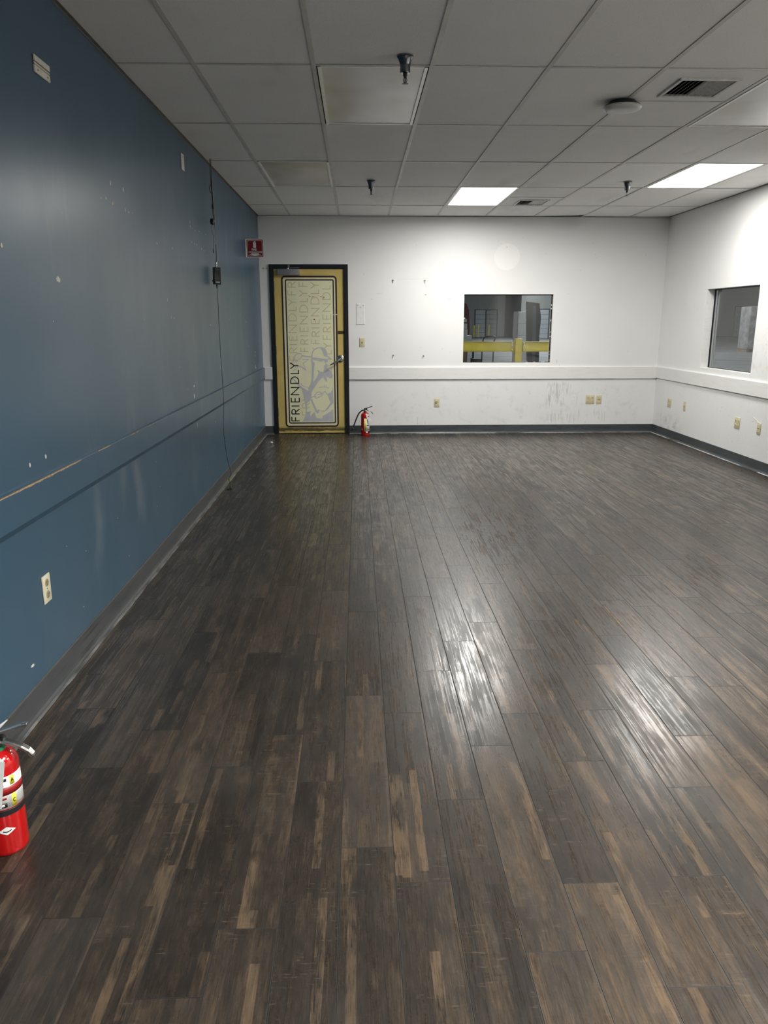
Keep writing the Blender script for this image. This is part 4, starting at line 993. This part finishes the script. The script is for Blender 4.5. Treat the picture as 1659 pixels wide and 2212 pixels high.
    # hose
    if near: pts = [(-.4, 0, 13.2), (-1.4, .1, 13.3), (-2.6, .3, 12.4), (-3.2, .5, 10.0), (-3.0, .6, 6.5), (-2.75, .6, 4.4)]
    else: pts = [(-.4, 0, 12.95), (-1.6, 0, 12.9), (-3.2, 0, 11.4), (-4.4, 0, 9.0), (-5.5, 0, 6.2), (-6.2, 0, 4.2)]
    mb = MB().tube([(cx+a, cy+b, cz+z) for a, b, z in pts], .33, 12, sub=6); h = mb.build('hose', RUBBER, r)
    e = pts[-1]; f = pts[-2]; d = Vector(e)-Vector(f); d.normalize()
    MB().tube([Vector((cx+e[0], cy+e[1], cz+e[2]))-d*.1, Vector((cx+e[0], cy+e[1], cz+e[2]))+d*.35], [.40, .38], 12).build('ferrule', DCHROME if near else ALU, h)
    MB().tube([Vector((cx+e[0], cy+e[1], cz+e[2]))+d*.35, Vector((cx+e[0], cy+e[1], cz+e[2]))+d*2.0], [.32, .48], 12).build('nozzle', RUBBER, h)
    # inspection tag on a loop
    if near: q = [(-.7, -.9, 12.3), (1.15, -1.75, 12.0), (1.75, -1.95, 11.5), (1.1, -2.55, 6.3), (-1.2, -2.55, 6.1), (-.9, -2.0, 12.0)]
    else: q = [(.1, -2.3, 11.4), (1.7, -2.3, 11.35), (3.4, -2.35, 7.6), (1.5, -2.4, 7.4)]
    Q = [Vector((cx+a, cy+b, cz+z)) for a, b, z in (q[1:] if near else q)]
    nrm = Vector((0, .02, 0)); n = len(Q)
    tg = MB().add(Q+[p+nrm for p in Q], [tuple(range(n)), tuple(range(2*n-1, n-1, -1))]+[(i, (i+1) % n, (i+1) % n+n, i+n) for i in range(n)]).build('inspection_tag', PAPER, r)
    if near:
        mb = MB()
        for k in range(11): z = 10.6-k*.38; mb.box(cx-.9, cx+1.2-k*.03, cy-2.20-.037*(k+1), cy-2.14-.037*(k+1), cz+z, cz+z+.05)
        mb.build('tag_print', GREYINK, tg)
    else:
        MB().lathe([(.28, -2.38), (.28, -2.41)], (cx+1.75, cy, cz+10.1), 14, axis='y').build('red_stamp', REDP, tg)
    MB().tube([(cx+.1, cy-.6, cz+13.2), (cx+(-.2 if near else .7), cy-1.4, cz+12.4), (cx+(-.1 if near else .9), cy-2.1, cz+11.2)], .03, 6, sub=3).build('tag_tie', PAPER, tg)
    return r
extinguisher(8.75, 76.0, .02, -60, 'red fire extinguisher with white label on the floor at the left edge', True)
extinguisher(52.0, 392.6, .02, -100, 'small red fire extinguisher with curved black hose standing beside the door', False)

# ------------------------------------------------------------------ hall outside the windows
CONC = m_patchy('hall_concrete', (.10, .108, .112), (.16, .168, .172), .02, .6)
HALLW = m_patchy('hall_wall_grey', (.20, .20, .20), (.25, .25, .245), .004, .8)
HF = 0.0
tag(wall_panel(MB(), 1, 3000, 3010, -1300, 2700, HF, 360).build('wall_north', HALLW), 'far grey wall of the hall seen through the windows', kind='structure')
tag(MB().box(-1300, 2700, -300, 3000, -1.6, -1.25).build('floor_hall', CONC), 'grey concrete floor of the hall outside the windows', kind='structure')
tag(wall_panel(MB(), 0, 2700, 2710, -300, 3000, HF, 360).build('wall_east', HALLW), 'far right wall of the hall seen through the windows', kind='structure')
tag(wall_panel(MB(), 0, -1310, -1300, -300, 3000, HF, 360).build('wall_west', HALLW), 'left wall of the hall beyond the window', kind='structure')
tag(wall_panel(MB(), 1, -310, -300, -1300, 2700, HF, 360).build('wall_south', HALLW), 'rear wall of the hall', kind='structure')
tag(MB().box(-1300, 2700, -300, 3000, 360, 364).build('ceiling_hall', DECK), 'dark roof of the hall outside', kind='structure')
# column-like jog of paler wall seen through the window
tag(wall_panel(MB(), 1, 2700, 2999, 610, 735, HF, 350).build('pillar', m_patchy('pale_hall_wall', (.24, .25, .24), (.27, .28, .27), .004, .8)), 'paler grey wall bay of the hall seen through the far window', 'wall bay')
DOCKM = m_patchy('pale_blue_grey_door', (.30, .33, .35), (.34, .37, .39), .01, .6)
DOCKM2 = m_patchy('pale_grey_door', (.24, .245, .24), (.28, .285, .28), .01, .6)
def dock(x0, x1, y, z1, label, mat, z0=-1.2):
    r = tag(empty('dock_door', ((x0+x1)/2, y, z0)), label, 'roll-up door', 'roll-up doors across the hall')
    n = 6; h = (z1-z0)/n
    for k in range(n): MB().bbox(x0+1, x1-1, y-2, y-.1, z0+h*k+.5, z0+h*(k+1)-.2, .3, seg=1).build('door_panel', mat, r)
    mb = MB(); mb.box(x0-2, x0+1, y-3, y, z0, z1+3); mb.box(x1-1, x1+2, y-3, y, z0, z1+3); mb.box(x0, x1, y-3, y, z1, z1+3); mb.build('frame', bpy.data.materials['dark_grey_frame'] if 'dark_grey_frame' in bpy.data.materials else plain('dark_grey_frame', (.05, .05, .052), .6), r)
dock(497, 536, 2998, 98, 'pale blue roll-up door across the hall, left one of the pair', DOCKM)
dock(539, 580, 2998, 98, 'grey roll-up door across the hall, right one of the pair', DOCKM2)
dock(636, 706, 2698, 96, 'grey roll-up door in the paler wall bay', DOCKM)
dock(1500, 1560, 2998, 110, 'pale roll-up door seen through the right window, left one', DOCKM)
dock(1590, 1650, 2998, 110, 'pale roll-up door seen through the right window, right one', DOCKM)
YPAINT = m_patchy('yellow_safety_paint', (.50, .40, .045), (.57, .465, .06), .1, .35)
for i, (x, l) in enumerate(((479, 'leftmost'), (494, 'second'), (534, 'rightmost'))):
    b = tag(empty('bollard', (x, 2900, -1.2)), l+' yellow bollard at the far end of the hall', 'bollard', 'yellow bollards across the hall')
    MB().lathe([(2.6, -1.2), (2.6, 41), (2.0, 43), (.1, 43.6)], (x, 2900, 0), 14).build('post', YPAINT, b)
    MB().lathe([(4, -1.2), (4, .2), (2.6, .3)], (x, 2900, 0), 14).build('foot', CONC, b)
# guard rail right outside the far window
gr = tag(empty('guard_rail', (139, 440, -1.2)), 'yellow steel guard rail with a square post just outside the far window', 'guard rail')
MB().bbox(137.2, 141.0, 438.2, 442, -1.2, 47.6, .25).build('post', YPAINT, gr)
MB().bbox(132, 146, 435, 446, -1.22, -.7, .1).build('base_plate', YPAINT, gr)
MB().bbox(10, 14, 438.2, 442, -1.2, 47.6, .25).build('post', YPAINT, gr)
MB().bbox(194, 198, 438.2, 442, -1.2, 47.6, .25).build('post', YPAINT, gr)
for (x0, x1) in ((14.2, 136.2), (142.0, 194)):
    for zb in (40.4, 14.4):
        prof = [(441.0, zb), (439.3, zb), (439.15, zb+.2), (439.3, zb+.4), (440.4, zb+.55), (440.5, zb+5.1), (439.5, zb+5.3), (439.4, zb+5.55), (441.0, zb+5.6)]
        n = len(prof); mb = MB(); mb.add([(x0, a, b) for a, b in prof]+[(x1, a, b) for a, b in prof], [tuple(range(n)), tuple(range(n, 2*n))]+[(i, (i+1) % n, (i+1) % n+n, i+n) for i in range(n)])
        mb.build('rail', YPAINT, gr)
for x in (136.6, 141.6):
    MB().bbox(x-.7, x+.7, 440.9, 441.4, 39.8, 46.2, .08, seg=1).build('bracket', YPAINT, gr)
for x in (135.7, 142.3):
    for z in (45.2, 44.0, 41.4): MB().lathe([(.45, -.9), (.45, -1.3), (.2, -1.4)], (x, 440.6, z), 8, axis='y').build('bolt', STEEL, gr)
# hand truck
ht = tag(empty('hand_truck', (132.5, 505, -1.2)), 'black tubular hand truck handle behind the yellow guard rail', 'hand truck')
MB().tube([(128.4, 500, -1), (128.2, 500, 30), (128.6, 500, 44.5), (130.2, 500, 47.4), (132, 500, 47.7), (135.6, 500, 47.7), (136.6, 500, 46.6), (135.8, 500, 43.8), (135.5, 500, 30), (135.4, 500, -1)], .42, 10, sub=5).build('tube_frame', BLACK, ht)
for z in (10, 20): MB().tube([(128.3, 500, z), (135.4, 500, z)], .35, 8).build('cross_bar', BLACK, ht)
MB().bbox(126, 138, 490, 500, -1.2, -.8, .1).build('toe_plate', BLACK, ht)
for x in (126.5, 137.2): MB().lathe([(1.5, -1), (3.6, -.9), (3.6, .9), (1.5, 1)], (x, 503.5, 2.6), 18, axis='x').build('wheel', RUBBER, ht)
# things at the left side of the view
CARD = m_patchy('brown_carton', (.16, .11, .08), (.20, .14, .10), .08, .8)
mc = tag(empty('red_machine', (112, 640, -1.2)), 'dark red machine with a rounded top edge behind the stacked boxes', 'machine')
prof = [(100, -1.2), (100, 72.5), (133, 72.5), (136.8, 71.0), (139, 66), (140, 50), (138.8, 38), (137.5, -1.2)]
MB().poly(prof, lambda a, b, t: (a, 640+t, b), 0, 50).build('body', plain('dull_dark_red_paint', (.09, .022, .022), .5, var=.2), mc)
MB().poly([(101, 70), (131.5, 70), (132.5, 60), (132.5, 44), (101, 44)], lambda a, b, t: (a, 640-t, b), 0, .6).build('grey_side_panel', plain('grey_plastic', (.22, .21, .21), .6), mc)
MB().bbox(130.5, 131.6, 638.5, 640, 44, 54, .2, rot=Matrix.Rotation(math.radians(35), 3, 'Y')).build('orange_lever', plain('orange_plastic', (.6, .08, .03), .5), mc)
def carton(x0, x1, y0, y1, z0, z1, label, mat, extra=None):
    r = tag(empty('carton', ((x0+x1)/2, (y0+y1)/2, z0)), label, 'carton', 'boxes behind the guard rail')
    MB().bbox(x0, x1, y0, y1, z0, z1, .12, mi=0, seg=1).build('body', mat, r)
    MB().box(x0+.2, x1-.2, (y0+y1)/2-1, (y0+y1)/2+1, z1, z1+.03).build('tape', PAPER if mat is not CARD else TAPE, r)
    return r
GREYB = plain('pale_grey_box', (.33, .35, .35), .6, var=.06)
carton(104, 121.2, 520, 540, -1.2, 38.0, 'large brown carton at the bottom left of the far window', CARD)
carton(104, 124.3, 519, 541, 38.1, 47.9, 'pale grey box with a white top edge, lying on the brown carton', GREYB)
carton(105, 121.8, 523, 538, 47.95, 52.0, 'lowest of the three small pale boxes stacked in front of the red machine', GREYB)
carton(105, 121.5, 523, 538, 52.1, 55.6, 'middle one of the three small pale boxes stacked in front of the red machine', GREYB)
carton(105, 121.2, 523, 538, 56.6, 58.6, 'topmost thin pale box of the stack in front of the red machine', GREYB)
carton(123.8, 129.5, 506, 520, 24, 33.4, 'dark grey box right of the brown carton', plain('dark_grey_box', (.05, .05, .05), .7))
st = tag(empty('box_stand', (126.6, 513, -1.2)), 'dark narrow post stand right of the brown carton', 'stand')
MB().bbox(124.0, 125.6, 511, 513, -1.2, 24, .1, seg=1).bbox(127.6, 129.2, 511, 513, -1.2, 24, .1, seg=1).build('legs', BLACK, st)
MB().bbox(123.9, 125.0, 512, 514, 33.5, 42, .1, seg=1).build('upright', BLACK, st)
# reflections in the far window, right half, built as solid shapes in the hall
dk = tag(empty('dark_reflection', (190, 700, -1.2)), 'dark slanted reflection in the far window, built as a leaning panel in the hall', 'panel')
dfn2 = lambda a, b, t: (a, 700+t, b)
MB().poly([(203.0, -1.2), (199.9, 44), (198.8, 74.0), (210.2, 72.6), (212.2, 60), (211.4, 44), (213, -1.2)], dfn2, 0, 2.5).build('board', plain('near_black_reflection', (.014, .015, .018), .4), dk)  # board shape stands in for a dark reflection in the glass
MB().poly([(206.0, 4), (204.9, 44), (204.7, 70.5), (207.2, 70.2), (208.2, 44), (209, 4)], dfn2, -.3, 0).build('pale_reflection_strip', plain('bluish_grey_reflection', (.06, .065, .075), .4), dk)
cbn = tag(empty('slatted_reflection', (193, 760, -1.2)), 'pale slatted reflection in the far window, built as a cabinet in the hall', 'cabinet')
for k in range(6): MB().bbox(204, 224, 760, 780, -1.1+11.2*k, 9.9+11.2*k, .2, seg=1).build('reflection_slat', DOCKM2, cbn)  # slats stand in for a reflection in the glass
MB().box(203.6, 224.4, 760.5, 781, -1.2, 66.4).build('body', DOCKM2, cbn)
# pallets of goods seen dimly through the right window
GOODS = m_patchy('dim_wrapped_goods', (.16, .16, .16), (.30, .30, .30), .09, .5)
for i, (x, y, h, l) in enumerate(((820, 1500, 84, 'dark wrapped pallet load seen through the right window, left one'), (1000, 1450, 60, 'dark wrapped pallet load seen through the right window, right one'))):
    p = tag(empty('pallet_load', (x, y, -1.2)), l, 'pallet load')
    MB().bbox(x-24, x+24, y-20, y+20, 4.2, h, 2.0).build('wrapped_goods', GOODS, p)
    for dx in (-22, 0, 22): MB().box(x+dx-2, x+dx+2, y-20, y+20, -1.2, 3.4).build('runner', CARD, p)
    for dy in range(-18, 19, 9): MB().box(x-24, x+24, y+dy-2, y+dy+2, 3.4, 4.2).build('deck_board', CARD, p)
